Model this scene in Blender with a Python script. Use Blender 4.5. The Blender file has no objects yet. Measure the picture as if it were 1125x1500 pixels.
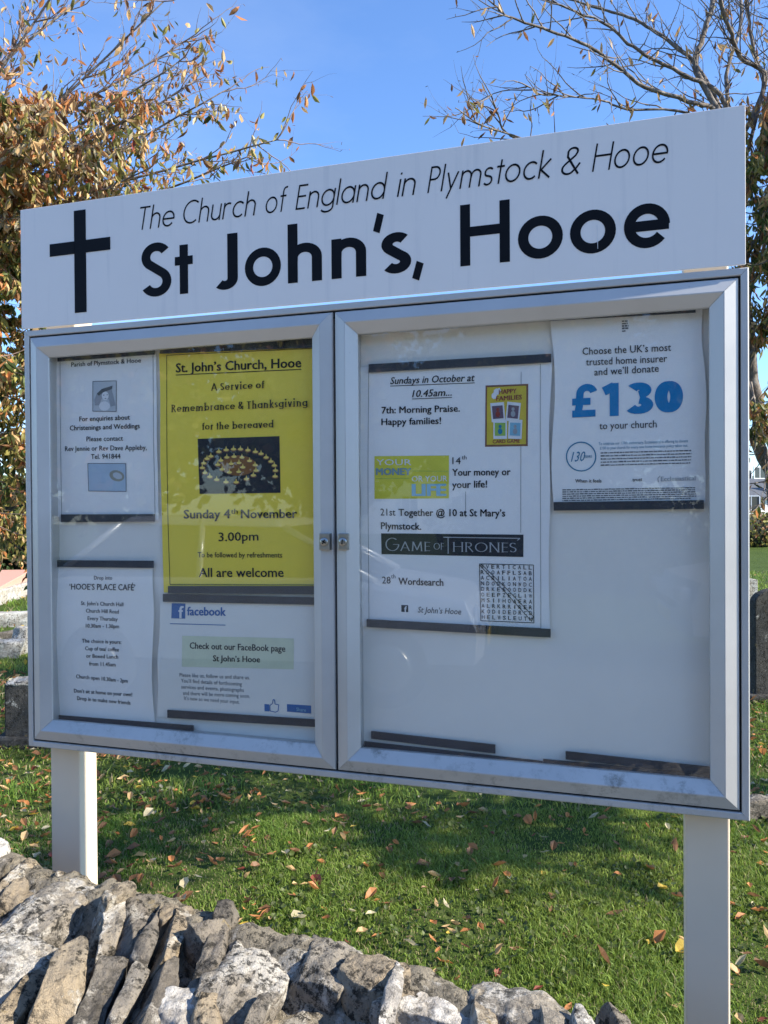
import bpy, bmesh, math, random
import numpy as np
from math import sin, cos, pi, radians, sqrt, atan2
from mathutils import Vector, Matrix, noise, Euler

S = bpy.context.scene
COL = S.collection
rnd = random.Random(7)

# ------------------------------------------------------------------ camera, sky, sun, exposure
CAMH = 1.40
FPX = 1170.0
PITCH, ROLL = -0.0096, 0.0067
cd = bpy.data.cameras.new('camera')
cam = bpy.data.objects.new('camera', cd)
COL.objects.link(cam)
cd.sensor_fit = 'VERTICAL'
cd.sensor_height = 36.0
cd.lens = 36.0 * FPX / 1500.0
cd.clip_start = 0.02
cd.clip_end = 3000
CAM_R = Matrix.Rotation(pi / 2 + PITCH, 3, 'X') @ Matrix.Rotation(-ROLL, 3, 'Z')
cam.matrix_world = Matrix.Translation((0, 0, CAMH)) @ CAM_R.to_4x4()
S.camera = cam

SUN_AZ = -0.278          # angle from +X towards +Y
SUN_EL = radians(34)
wd = bpy.data.worlds.new('World')
S.world = wd
wd.use_nodes = True
wn, wl = wd.node_tree.nodes, wd.node_tree.links
bg = wn['Background']
sky = wn.new('ShaderNodeTexSky')
sky.sky_type = 'NISHITA'
sky.sun_disc = False
sky.sun_elevation = SUN_EL
sky.sun_rotation = pi / 2 - SUN_AZ
sky.altitude = 0
sky.air_density = 1.0
sky.dust_density = 0.2
sky.ozone_density = 4.0
tint = wn.new('ShaderNodeMix'); tint.data_type = 'RGBA'; tint.blend_type = 'MULTIPLY'
tint.inputs[0].default_value = 1.0; tint.inputs[7].default_value = (.81, .955, 1.15, 1)
wl.new(sky.outputs[0], tint.inputs[6]); # a trace of thin high cirrus
wc = wn.new('ShaderNodeTexCoord'); wm = wn.new('ShaderNodeMapping'); wm.inputs['Scale'].default_value = (1.2, 1.2, 3.2); wm.inputs['Rotation'].default_value = (.5, .9, .2)
wl.new(wc.outputs['Generated'], wm.inputs[0]); wz = wn.new('ShaderNodeTexNoise'); wz.inputs['Scale'].default_value = 1.7; wz.inputs['Detail'].default_value = 6; wz.inputs['Roughness'].default_value = .58
wl.new(wm.outputs[0], wz.inputs['Vector']); wr = wn.new('ShaderNodeMapRange'); wr.inputs['From Min'].default_value = .46; wr.inputs['From Max'].default_value = .80; wr.inputs['To Max'].default_value = .16
wl.new(wz.outputs['Fac'], wr.inputs['Value']); wx = wn.new('ShaderNodeMix'); wx.data_type = 'RGBA'; wx.inputs[7].default_value = (3.4, 3.9, 4.5, 1)
wl.new(wr.outputs[0], wx.inputs[0]); wl.new(tint.outputs[2], wx.inputs[6]); wl.new(wx.outputs[2], bg.inputs['Color'])
bg.inputs['Strength'].default_value = 0.135
sd = bpy.data.lights.new('sun', 'SUN')
sd.energy = 5.0
sd.angle = radians(0.55)
sd.color = (1.0, 0.93, 0.80)
sun = bpy.data.objects.new('sun', sd)
COL.objects.link(sun)
SUN_DIR = Vector((cos(SUN_EL) * cos(SUN_AZ), cos(SUN_EL) * sin(SUN_AZ), sin(SUN_EL)))
sun.rotation_euler = SUN_DIR.to_track_quat('Z', 'Y').to_euler()
sun.location = (20, -3, 20)
vs = S.view_settings
vs.view_transform = 'Standard'
vs.look = 'None'
vs.exposure = 1.03
vs.gamma = 1.0
vs.use_curve_mapping = False

# ------------------------------------------------------------------ geometry helpers
def ray(px, py):
    d = CAM_R @ Vector(((px - 562.5) / FPX, -(py - 750.0) / FPX, -1.0))
    return d

def at(px, py, Y):                       # world point seen at a photo pixel, Y metres ahead
    d = ray(px, py)
    t = Y / d.y
    return Vector((0, 0, CAMH)) + d * t

def on_z(px, py, z):
    d = ray(px, py)
    t = (z - CAMH) / d.z
    return Vector((0, 0, CAMH)) + d * t

CRI = CAM_R.inverted()
def pix(P):
    v = CRI @ (Vector(P) - Vector((0, 0, CAMH)))
    if v.z > -1e-3:
        return None
    return (562.5 + FPX * v.x / -v.z, 750 - FPX * v.y / -v.z, -v.z)

BO = Vector((-0.6754, 1.5065, CAMH - 0.4525))      # cabinet's lower left corner, front plane
BYAW = -0.3089
BU = Vector((cos(BYAW), sin(BYAW), 0))
BN = Vector((-sin(BYAW), cos(BYAW), 0))             # into the board, away from the viewer
def bd(px, py, yo=0.0):                             # photo pixel -> (x, z) in the noticeboard's own frame at depth yo
    d = ray(px, py)
    o = Vector((0, 0, CAMH))
    t = ((BO + BN * yo) - o).dot(BN) / d.dot(BN)
    q = o + d * t - BO
    return q.dot(BU), q.z

def tag(o, label=None, cat=None, group=None, kind=None):
    if label: o['label'] = label
    if cat: o['category'] = cat
    if group: o['group'] = group
    if kind: o['kind'] = kind
    return o

def empty(name, loc=(0, 0, 0), rz=0.0):
    o = bpy.data.objects.new(name, None)
    o.empty_display_size = 0.1
    o.location = loc
    o.rotation_euler = (0, 0, rz)
    COL.objects.link(o)
    return o

def link(name, me, parent=None, mat=None):
    o = bpy.data.objects.new(name, me)
    COL.objects.link(o)
    if parent is not None: o.parent = parent
    if mat is not None and len(me.materials) == 0: me.materials.append(mat)
    return o

def mesh_np(name, V, F, mat=None, col=None, smooth=False, uv=None):
    V = np.asarray(V, dtype=np.float32); F = np.asarray(F, dtype=np.int32)
    me = bpy.data.meshes.new(name)
    k = F.shape[1]
    me.vertices.add(len(V)); me.vertices.foreach_set('co', V.ravel())
    me.loops.add(F.size); me.loops.foreach_set('vertex_index', F.ravel())
    me.polygons.add(len(F))
    me.polygons.foreach_set('loop_start', np.arange(0, F.size, k, dtype=np.int32))
    me.polygons.foreach_set('loop_total', np.full(len(F), k, dtype=np.int32))
    me.polygons.foreach_set('use_smooth', np.full(len(F), smooth, dtype=bool))
    if col is not None:
        a = me.color_attributes.new('tint', 'FLOAT_COLOR', 'POINT')
        c = np.ones((len(V), 4), dtype=np.float32); c[:, :3] = col
        a.data.foreach_set('color', c.ravel())
    me.update(calc_edges=True)
    if mat: me.materials.append(mat)
    return me

class MB:
    def __init__(s): s.v = []; s.f = []; s.sm = []
    def add(s, vs, fs, smooth=False):
        b = len(s.v); s.v += [tuple(v) for v in vs]
        s.f += [tuple(b + i for i in f) for f in fs]; s.sm += [smooth] * len(fs)
    def box(s, a, b, M=None):
        x0, y0, z0 = a; x1, y1, z1 = b
        vs = [Vector(p) for p in ((x0,y0,z0),(x1,y0,z0),(x1,y1,z0),(x0,y1,z0),(x0,y0,z1),(x1,y0,z1),(x1,y1,z1),(x0,y1,z1))]
        if M is not None: vs = [M @ v for v in vs]
        s.add(vs, [(0,3,2,1),(4,5,6,7),(0,1,5,4),(1,2,6,5),(2,3,7,6),(3,0,4,7)])
    def tube(s, pts, rad, n=6, cap=True):
        pts = [Vector(p) for p in pts]
        m = len(pts); vs = []; 
        t = (pts[1] - pts[0]).normalized()
        ref = Vector((0, 0, 1)) if abs(t.z) < .9 else Vector((1, 0, 0))
        a = t.cross(ref).normalized()
        for i, p in enumerate(pts):
            if i < m - 1: t = (pts[min(i + 1, m - 1)] - pts[max(i - 1, 0)])
            if t.length < 1e-9: t = Vector((0, 0, 1))
            t = t.normalized()
            a = (a - t * a.dot(t)); a = a.normalized() if a.length > 1e-6 else t.orthogonal().normalized()
            b = t.cross(a)
            r = rad[i] if hasattr(rad, '__len__') else rad
            for k in range(n):
                w = 2 * pi * k / n
                vs.append(p + (a * cos(w) + b * sin(w)) * r)
        fs = [(i * n + k, i * n + (k + 1) % n, (i + 1) * n + (k + 1) % n, (i + 1) * n + k) for i in range(m - 1) for k in range(n)]
        if cap: fs += [tuple(range(n))[::-1], tuple((m - 1) * n + k for k in range(n))]
        s.add(vs, fs, True)
    def mesh(s, name, mat=None):
        me = bpy.data.meshes.new(name); me.from_pydata(s.v, [], s.f)
        me.polygons.foreach_set('use_smooth', s.sm); me.update()
        if mat: me.materials.append(mat)
        return me
    def build(s, name, mat, parent=None): return link(name, s.mesh(name, mat), parent)

def bevel(o, w=.002, seg=2):
    m = o.modifiers.new('bevel', 'BEVEL'); m.width = w; m.segments = seg; m.limit_method = 'ANGLE'; m.angle_limit = radians(35)
    return o

# ------------------------------------------------------------------ materials
class NT:
    def __init__(s, name):
        s.m = bpy.data.materials.new(name); s.m.use_nodes = True
        s.n = s.m.node_tree.nodes; s.l = s.m.node_tree.links
        s.b = s.n['Principled BSDF']; s.out = s.n['Material Output']
    def node(s, t, **k):
        n = s.n.new(t)
        for a, v in k.items():
            if a.startswith('i_'): n.inputs[a[2:].replace('_', ' ')].default_value = v
            else: setattr(n, a, v)
        return n
    def noise(s, scale, detail=4, rough=.55, vec=None, dist=0):
        n = s.node('ShaderNodeTexNoise'); n.inputs['Scale'].default_value = scale
        n.inputs['Detail'].default_value = detail; n.inputs['Roughness'].default_value = rough
        n.inputs['Distortion'].default_value = dist
        if vec is not None: s.l.new(vec, n.inputs['Vector'])
        return n.outputs['Fac']
    def ramp(s, fac, stops):
        r = s.node('ShaderNodeValToRGB'); e = r.color_ramp.elements
        while len(e) < len(stops): e.new(.5)
        for i, (p, c) in enumerate(stops):
            e[i].position = p; e[i].color = (c[0], c[1], c[2], 1) if hasattr(c, '__len__') else (c, c, c, 1)
        s.l.new(fac, r.inputs['Fac']); return r.outputs['Color']
    def mix(s, fac, a, b, mode='MIX'):
        n = s.node('ShaderNodeMix', data_type='RGBA', blend_type=mode)
        for sock, v in ((n.inputs[0], fac), (n.inputs[6], a), (n.inputs[7], b)):
            if isinstance(v, (int, float)): sock.default_value = v if sock.type == 'VALUE' else (v, v, v, 1)
            elif isinstance(v, tuple): sock.default_value = (*v[:3], 1)
            else: s.l.new(v, sock)
        return n.outputs[2]
    def coord(s, which='Object', rand=False):
        t = s.node('ShaderNodeTexCoord').outputs[which]
        if rand:
            oi = s.node('ShaderNodeObjectInfo'); mm = s.node('ShaderNodeVectorMath', operation='SCALE')
            mm.inputs[0].default_value = (37, 91, 53); s.l.new(oi.outputs['Random'], mm.inputs['Scale'])
            ad = s.node('ShaderNodeVectorMath', operation='ADD'); s.l.new(t, ad.inputs[0]); s.l.new(mm.outputs[0], ad.inputs[1])
            t = ad.outputs[0]
        return t
    def bump(s, h, strength=.5, dist=.01, prev=None):
        b = s.node('ShaderNodeBump'); b.inputs['Strength'].default_value = strength; b.inputs['Distance'].default_value = dist
        s.l.new(h, b.inputs['Height'])
        if prev is not None: s.l.new(prev, b.inputs['Normal'])
        s.l.new(b.outputs[0], s.b.inputs['Normal']); return b.outputs[0]
    def set(s, col=None, rough=None, metal=None, spec=None):
        for k, v in (('Base Color', col), ('Roughness', rough), ('Metallic', metal), ('Specular IOR Level', spec)):
            if v is None: continue
            if isinstance(v, tuple): s.b.inputs[k].default_value = (*v[:3], 1)
            elif isinstance(v, (int, float)): s.b.inputs[k].default_value = v
            else: s.l.new(v, s.b.inputs[k])
        return s

def plain(name, col, rough=.6, metal=0, var=.12, scale=30, spec=.4):
    t = NT(name); f = t.noise(scale, 4, .6, t.coord())
    a = tuple(c * (1 - var) for c in col); b = tuple(min(1, c * (1 + var)) for c in col)
    t.set(t.ramp(f, [(.3, a), (.7, b)]), rough, metal, spec); return t.m

def mk_alu():
    t = NT('anodised_aluminium'); co = t.coord('Object')
    n1 = t.noise(6, 5, .6, co); mp = t.node('ShaderNodeMapping'); mp.inputs['Scale'].default_value = (3, 3, 160); t.l.new(co, mp.inputs[0])
    n3 = t.noise(420, 3, .7, co)
    c = t.ramp(n1, [(.3, (.50, .485, .46)), (.7, (.58, .565, .54))])
    specks = t.ramp(t.noise(90, 6, .75, co), [(.66, 0.0), (.73, .35)])
    c = t.mix(specks, c, (.18, .17, .15))
    t.set(c, t.ramp(n1, [(.3, .40), (.7, .52)]), .35, .5)
    t.bump(n3, .06, .0006)
    return t.m
def mk_alu_dirty():
    t = NT('grimy_aluminium'); co = t.coord('Object')
    n1 = t.noise(5, 5, .6, co)
    c = t.ramp(n1, [(.3, (.47, .465, .45)), (.7, (.57, .56, .54))])
    d = t.ramp(t.noise(38, 8, .78, co), [(.51, 0.0), (.66, .65)])
    g = t.ramp(t.noise(7, 4, .6, co), [(.42, 0.0), (.58, 1.0)])
    mu = t.node('ShaderNodeMath', operation='MULTIPLY'); t.l.new(d, mu.inputs[0]); t.l.new(g, mu.inputs[1])
    c = t.mix(mu.outputs[0], c, (.10, .095, .07))
    t.set(c, .5, .3, .5); return t.m
ALU = mk_alu(); ALUD = mk_alu_dirty()

def mk_panel():
    t = NT('satin_sign_panel'); co = t.coord('Object')
    n = t.noise(3, 5, .6, co)
    c = t.ramp(n, [(.3, (.80, .76, .72)), (.7, (.845, .80, .76))])
    s = t.ramp(t.noise(26, 7, .8, co), [(.70, 0.0), (.78, .5)])
    c = t.mix(s, c, (.35, .35, .36))
    mp = t.node('ShaderNodeMapping'); mp.inputs['Scale'].default_value = (30, 30, 1.5); t.l.new(co, mp.inputs[0])
    st = t.ramp(t.noise(1.5, 4, .6, mp.outputs[0]), [(.55, 0.0), (.78, .34)])
    c = t.mix(st, c, (.50, .50, .52))
    t.set(c, .38, 0, .45); return t.m
PANEL = mk_panel()
PANEL_EDGE = plain('sign_panel_edge', (.75, .75, .75), .4)
def mk_board():
    t = NT('steel_backboard'); co = t.coord('Object')
    n = t.noise(2.4, 5, .6, co)
    c = t.ramp(n, [(.3, (.82, .77, .69)), (.7, (.87, .82, .74))])
    s = t.ramp(t.noise(60, 6, .8, co), [(.74, 0.0), (.8, .6)])
    c = t.mix(s, c, (.2, .2, .2))
    t.set(c, .5, 0, .4); return t.m
BOARD = mk_board()
VINYL = plain('black_vinyl', (.007, .008, .011), .55, 0, .2, 20, .12)
POSTM = plain('powder_coated_post', (.74, .615, .47), .5, 0, .04, 4, .3)
GASKET = plain('black_rubber_gasket', (.008, .009, .012), .6)
STEEL = plain('lock_steel', (.42, .41, .38), .28, .9)
KEYHOLE = plain('keyway_black', (.01, .01, .01), .5)
MAGNET = plain('magnetic_strip_rubber', (.030, .031, .040), .45, 0, .25, 18)
def mk_glass():
    t = NT('door_glass'); t.n.remove(t.b)
    tr = t.node('ShaderNodeBsdfTransparent'); tr.inputs[0].default_value = (.992, .997, .996, 1)
    gl = t.node('ShaderNodeBsdfGlossy'); gl.inputs['Roughness'].default_value = .012
    fr = t.node('ShaderNodeFresnel'); geo = t.node('ShaderNodeNewGeometry'); mr = t.node('ShaderNodeMapRange'); mr.inputs['To Min'].default_value = 1.5; mr.inputs['To Max'].default_value = 1 / 1.5
    t.l.new(geo.outputs['Backfacing'], mr.inputs['Value']); t.l.new(mr.outputs[0], fr.inputs['IOR'])
    mx = t.node('ShaderNodeMixShader'); t.l.new(fr.outputs[0], mx.inputs[0]); t.l.new(tr.outputs[0], mx.inputs[1]); t.l.new(gl.outputs[0], mx.inputs[2])
    df = t.node('ShaderNodeBsdfDiffuse'); df.inputs[0].default_value = (.6, .6, .58, 1)
    co = t.coord('Object')
    dust = t.ramp(t.noise(9, 6, .65, co), [(.35, .006), (.75, .028)])
    spk = t.ramp(t.noise(130, 4, .8, co), [(.78, 0.0), (.82, .25)])
    ad = t.node('ShaderNodeMath', operation='ADD'); t.l.new(dust, ad.inputs[0]); t.l.new(spk, ad.inputs[1])
    m2 = t.node('ShaderNodeMixShader'); t.l.new(ad.outputs[0], m2.inputs[0]); t.l.new(mx.outputs[0], m2.inputs[1]); t.l.new(df.outputs[0], m2.inputs[2])
    t.l.new(m2.outputs[0], t.out.inputs['Surface']); return t.m
GLASS = mk_glass()

def paper(name, col, gloss=.35):
    t = NT(name); co = t.coord('Object')
    f = t.noise(7, 4, .55, co)
    t.set(t.ramp(f, [(.3, tuple(c * .95 for c in col)), (.7, col)]), gloss, 0, .5)
    t.bump(t.noise(11, 3, .5, co), .12, .01)
    return t.m
P_WHITE = paper('laminated_white_paper', (.93, .90, .86), .42)
P_MATT = paper('matt_white_paper', (.92, .88, .82), .5)
P_AGED = paper('aged_white_paper', (.85, .81, .73), .4)
P_YEL = paper('laminated_yellow_paper', (.97, .73, .06), .4)
INK = plain('black_ink', (.012, .012, .015), .6, 0, .1, 30, .1)
INK_SOFT = plain('faded_grey_ink', (.13, .13, .14), .5)
def ink(name, c): return plain(name, c, .6, 0, .05, 30, .12)
I_BLUE = ink('strong_blue_ink', (.01, .21, .46)); I_FB = ink('mid_blue_ink', (.04, .14, .36)); I_TEAL = ink('teal_ink', (.02, .20, .34))
I_YEL = ink('card_yellow_ink', (.66, .50, .05)); I_YB = ink('banner_yellow_ink', (.70, .64, .06)); I_WHITE = ink('white_print', (.8, .8, .8))
I_LB = ink('light_blue_print', (.22, .48, .62)); I_MB = ink('grey_blue_print', (.22, .33, .36)); I_DK = ink('charcoal_print', (.022, .024, .030))
I_RED = ink('dark_red_print', (.28, .05, .04)); I_BR = ink('brown_print', (.22, .10, .06)); I_GR = ink('leaf_green_print', (.30, .48, .10))
I_SIL = ink('silver_print', (.42, .43, .44)); I_HL = ink('pale_highlighter', (.66, .68, .48)); I_GREY = ink('photo_grey', (.34, .36, .38))
I_LG = ink('photo_light_grey', (.55, .58, .60)); I_DG = ink('photo_dark_grey', (.10, .11, .12)); I_CAND = ink('candle_yellow_print', (.88, .66, .16)); I_GLOW = ink('candle_brown_print', (.26, .11, .03))
I_PUR = ink('purple_brown_print', (.15, .10, .14)); I_STONE = ink('ring_tan_print', (.34, .33, .27)); I_PB = ink('pale_blue_print', (.45, .56, .66))

# ------------------------------------------------------------------ stroke lettering (geometric capitals and small letters drawn as pen strokes)
def arc(cx, cy, rx, ry, a0, a1, n=16):
    return [(cx + rx * cos(radians(a0 + (a1 - a0) * i / n)), cy + ry * sin(radians(a0 + (a1 - a0) * i / n))) for i in range(n + 1)]
XH = .68
def glyph(c, w):
    h = w / 2; X = XH; r = (X) / 2 - h; m = X / 2
    def ring(cx, cy, rx, ry): return arc(cx, cy, rx, ry, 0, 360, 32)
    bowl_w = r
    G = {
    'o': [ring(m, m, r, r)], 'O': [ring(.5, .5, .5 - h, .5 - h)],
    'c': [arc(m, m, r, r, 45, 315, 24)], 'C': [arc(.5, .5, .5 - h, .5 - h, 50, 310, 26)],
    'G': [arc(.5, .5, .5 - h, .5 - h, 50, 360, 30), [(.55, .5 - 0), (1 - h, .5)]],
    'e': [arc(m, m, r, r, 0, 322, 28), [(h * 1.9, m), (X - h * .2, m)]],
    't': [[(.17, 0), (.17, .90)], [(0, X - h * .9), (.34, X - h * .9)]],
    'l': [[(h, 0), (h, 1.03)]], 'i': [[(h, 0), (h, X)], [(h, X + .17), (h, X + .17 + w * 1.1)]],
    'h': [[(h, 0), (h, 1.03)], [(h, m)] + arc(.27, X - .255, .27 - h, .255 - h, 170, 0, 14) + [(.54 - h, 0)]],
    'n': [[(h, 0), (h, X)], [(h, m)] + arc(.27, X - .255, .27 - h, .255 - h, 170, 0, 14) + [(.54 - h, 0)]],
    'u': [[(.54 - h, 0), (.54 - h, X)], [(h, X)] + arc(.27, .255, .27 - h, .255 - h, 180, 350, 14)],
    'm': [[(h, 0), (h, X)], [(h, m)] + arc(.25, X - .24, .25 - h, .24 - h, 170, 0, 12) + [(.5 - h, 0)], [(.5 - h, m)] + arc(.69 + 0, X - .24, .25 - h, .24 - h, 165, 0, 12) + [(.94 - h, 0)]],
    'r': [[(h, 0), (h, X)], [(h, m)] + arc(.27, X - .255, .27 - h, .255 - h, 170, 62, 9)],
    'a': [ring(m, m, r, r), [(X - h, 0), (X - h, X)]], 'd': [ring(m, m, r, r), [(X - h, 0), (X - h, 1.03)]],
    'b': [ring(m, m, r, r), [(h, 0), (h, 1.03)]],
    'g': [ring(m, m, r, r), [(X - h, X), (X - h, -.02)] + arc(m, -.04, r, .22 - h, 0, -150, 14)],
    'f': [[(.15, 0), (.15, .84)] + arc(.32, .84, .17, .19 - h, 180, 75, 10), [(0, X - h * .9), (.34, X - h * .9)]],
    'y': [[(h * .8, X), (.27, .04)], [(.54 - h * .8, X), (.12, -.30)]], 'v': [[(h * .8, X), (.27, 0)], [(.54 - h * .8, X), (.27, 0)]],
    'k': [[(h, 0), (h, 1.03)], [(h, .27), (.45, X)], [(h * 1.5, .33), (.50, 0)]],
    's': [arc(.215, X - (.195 - 0), .215 - h, .195 - h, 38, 225, 14) + arc(.205, .185, .215 - h, .195 - h, 60, -145, 16)],
    'S': [arc(.285, 1 - .265, .265 - h, .265 - h, 32, 222, 18) + arc(.275, .275, .275 - h, .275 - h, 52, -152, 20)],
    'T': [[(.30, 0), (.30, 1 - h)], [(0, 1 - h), (.60, 1 - h)]], 'H': [[(h, 0), (h, 1)], [(.78 - h, 0), (.78 - h, 1)], [(h, .55), (.78 - h, .55)]],
    'E': [[(h, 0), (h, 1)], [(h, 1 - h), (.48, 1 - h)], [(h, .53), (.45, .53)], [(h, h), (.48, h)]],
    'F': [[(h, 0), (h, 1)], [(h, 1 - h), (.48, 1 - h)], [(h, .52), (.42, .52)]],
    'P': [[(h, 0), (h, 1)], [(h, 1 - h), (.24, 1 - h)] + arc(.24, .73, .26 - h, .27 - h, 90, -90, 14) + [(h, .46 + h)]],
    'R': [[(h, 0), (h, 1)], [(h, 1 - h), (.26, 1 - h)] + arc(.26, .75, .26 - h, .25 - h, 90, -90, 14) + [(h, .50 + h)], [(.24, .52), (.60, 0)]],
    'J': [[(.36 - h, 1), (.36 - h, .20)] + arc(.16, .20, .20 - h, .20 - h, 0, -135, 12)],
    'A': [[(h * .5, 0), (.40, 1)], [(.80 - h * .5, 0), (.40, 1)], [(.14, .33), (.66, .33)]],
    'M': [[(h, 0), (.12, 1)], [(.12, 1), (.45, .12)], [(.45, .12), (.78, 1)], [(.78, 1), (.90 - h, 0)]],
    'N': [[(h, 0), (h, 1)], [(h, 1), (.75 - h, 0)], [(.75 - h, 0), (.75 - h, 1)]],
    '&': [[(.66, 0), (.16, .66)] + arc(.32, .82, .175, .18 - h, 195, -15, 16) + [(.44, .68), (.12, .40)] + arc(.27, .235, .27 - h, .235 - h, 140, 300, 16) + [(.55, .22), (.66, .40)]],
    "'": [[(.02, .72), (.12, 1.02)]], ',': [[(0, -.14), (.10, .14)]],
    '1': [[(.34, 0), (.34, 1)], [(.03, .76), (.34, .90)]], '3': [arc(.28, .735, .29 - h, .265 - h, 150, -85, 14), arc(.28, .29, .33 - h, .29 - h, 85, -152, 16)],
    '£': [arc(.42, .70, .24 - h * .4, .30 - h, 15, 180, 14) + [(.20, .32), (.16, h)], [(.0, .47), (.52, .47)], [(0, h), (.66, h)]], '0': [ring(.3, .5, .3 - h, .5 - h)],
    }
    return G[c]
SERIF_ENDS = set('lihnumrTHEFPRAMNbdkvf')
def strokes(word, w, contrast=1.0, serif=0.0, shear=0.0, gap=.13, space=.34):
    """-> verts (x, z, layer), quads, width"""
    V, F = [], []; x = 0.0; layer = 0
    for c in word:
        if c == ' ':
            x += space; continue
        gl = glyph(c, w)
        if serif and c in SERIF_ENDS:
            ex = []
            for st in gl:
                for p, q in ((st[0], st[1]), (st[-1], st[-2])):
                    if abs(p[0] - q[0]) < .30 * abs(p[1] - q[1]) + .02 and (abs(p[1]) < .02 or (p[1] > .6 and c in 'HEFPRMNlhbdkAuni' and abs(p[1]-XH) < .01 or p[1] > .97)):
                        zz = p[1] + (serif * .25 if p[1] < .1 else -serif * .25)
                        ex.append([(p[0] - w * .95, zz), (p[0] + w * .95, zz)])
            gl = gl + [('S', e) for e in ex]
        gx0, gx1 = 1e9, -1e9; start = len(V)
        for st in gl:
            thin = False
            if st[0] == 'S': st = st[1]; thin = True
            layer += 1
            st = [p for q_, p in enumerate(st) if q_ == 0 or abs(p[0] - st[q_ - 1][0]) + abs(p[1] - st[q_ - 1][1]) > 1e-4]
            n = len(st); closed = n > 3 and abs(st[0][0] - st[-1][0]) + abs(st[0][1] - st[-1][1]) < 1e-6
            for i, p in enumerate(st):
                a = st[i - 1] if i else (st[-2] if closed else p); b = st[i + 1] if i < n - 1 else (st[1] if closed else p)
                dx, dy = b[0] - a[0], b[1] - a[1]; L = sqrt(dx * dx + dy * dy) or 1; dx /= L; dy /= L
                hw = w / 2 * (contrast + (1 - contrast) * abs(dy)) if not thin else serif * .25
                # keep width through sharp corners
                k = 1.0
                if a != p and b != p:
                    d1 = Vector((p[0] - a[0], p[1] - a[1])); d2 = Vector((b[0] - p[0], b[1] - p[1]))
                    if d1.length and d2.length: k = 1 / max(.6, cos(d1.angle(d2, 0) / 2))
                for sg in (1, -1):
                    vx, vz = p[0] - dy * hw * sg * k, p[1] + dx * hw * sg * k
                    gx0 = min(gx0, vx); gx1 = max(gx1, vx); V.append([vx, vz, layer])
                if i: F.append((len(V) - 4, len(V) - 3, len(V) - 1, len(V) - 2))
        sh = x - gx0
        for v in V[start:]: v[0] += sh
        x += gx1 - gx0 + gap * (1 if c not in 'ft' else .6)
    for v in V: v[0] += v[1] * shear
    xs = [v[0] for v in V]; x0 = min(xs)
    for v in V: v[0] -= x0
    return V, F, max(xs) - x0

TEXT_FONT = None
TEXT_FONT = None
CAPH = 1.0
def sans(text, bold=0.0, shear=0.0, tight=1.0):
    cu = bpy.data.curves.new('line', 'FONT'); cu.body = text; cu.size = 1; cu.resolution_u = 2; cu.shear = shear; cu.space_character = tight
    if TEXT_FONT: cu.font = TEXT_FONT
    o = bpy.data.objects.new('line', cu); COL.objects.link(o)
    bpy.context.view_layer.update()
    dg = bpy.context.evaluated_depsgraph_get()
    me = bpy.data.meshes.new_from_object(o.evaluated_get(dg))
    V = [[v.co.x, v.co.y, 0] for v in me.vertices]; F = [tuple(p.vertices) for p in me.polygons]
    bpy.data.objects.remove(o); bpy.data.curves.remove(cu); bpy.data.meshes.remove(me)
    xs = [v[0] for v in V]; x0 = min(xs)
    for v in V: v[0] -= x0; v[1] /= CAPH
    W = max(xs) - x0
    if bold > 0:
        V0, F0 = V, F; V, F = [], []; b = bold
        for k, (ox, oy) in enumerate(((0, 0), (1, .5), (-1, .5), (1, -.5), (-1, -.5), (.5, .6), (-.5, -.6))):
            n0 = len(V); V += [[v[0] + b + ox * b, v[1] + oy * b, k] for v in V0]; F += [tuple(i + n0 for i in f) for f in F0]
        W += 2 * b
    return V, F, W
CAPH = max(v[1] for v in sans('H')[0])
def place(VFW, p0, p1, cap, yfun, lift=.0006):
    """lay a line of lettering from p0 to p1 (board coordinates of its baseline), capitals `cap` metres high"""
    V, F, W = VFW
    dx, dz = p1[0] - p0[0], p1[1] - p0[1]
    sx = dx / W; sl = dz / dx if dx else 0
    out = []
    for x, z, l in V:
        X = p0[0] + x * sx; Z = p0[1] + x * sx * sl + z * cap
        out.append((X, yfun(X, Z) - lift - l * .00004, Z))
    return out, [f[::-1] for f in F]

# ------------------------------------------------------------------ the noticeboard
PB = .031          # depth of the sheets, just in front of the backboard
nb = empty('noticeboard', BO - Vector((0, 0, BO.z)), BYAW)
tag(nb, 'silver aluminium church noticeboard on two posts with white header panel', 'noticeboard')
ZB = BO.z
W_, HC = 1.25, .7829
def bz(px, py, yo=0.0):
    x, z = bd(px, py, yo); return x, z + ZB

def frame_member(rect, prof, side, gap=.00025):
    """rect outer (x0,z0,x1,z1); prof list of (inset, y). side: 0 bottom 1 right 2 top 3 left -> mitred bar"""
    x0, z0, x1, z1 = rect; mb = MB(); rows = []
    for ins, y in prof:
        c = [(x0 + ins, z0 + ins), (x1 - ins, z0 + ins), (x1 - ins, z1 - ins), (x0 + ins, z1 - ins)]
        a, b = Vector(c[side]), Vector(c[(side + 1) % 4]); d = (b - a).normalized() * gap
        a = a + d; b = b - d
        rows.append(((a.x, y, a.y), (b.x, y, b.y)))
    n = len(rows); vs = [r[0] for r in rows] + [r[1] for r in rows]
    fs = [(i, (i + 1) % n, n + (i + 1) % n, n + i) for i in range(n)] + [tuple(range(n))[::-1], tuple(range(n, 2 * n))]
    mb.add(vs, fs)
    return mb
def fix_normals(o):
    bm = bmesh.new(); bm.from_mesh(o.data); bmesh.ops.recalc_face_normals(bm, faces=bm.faces); bm.to_mesh(o.data); bm.free(); return o

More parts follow.
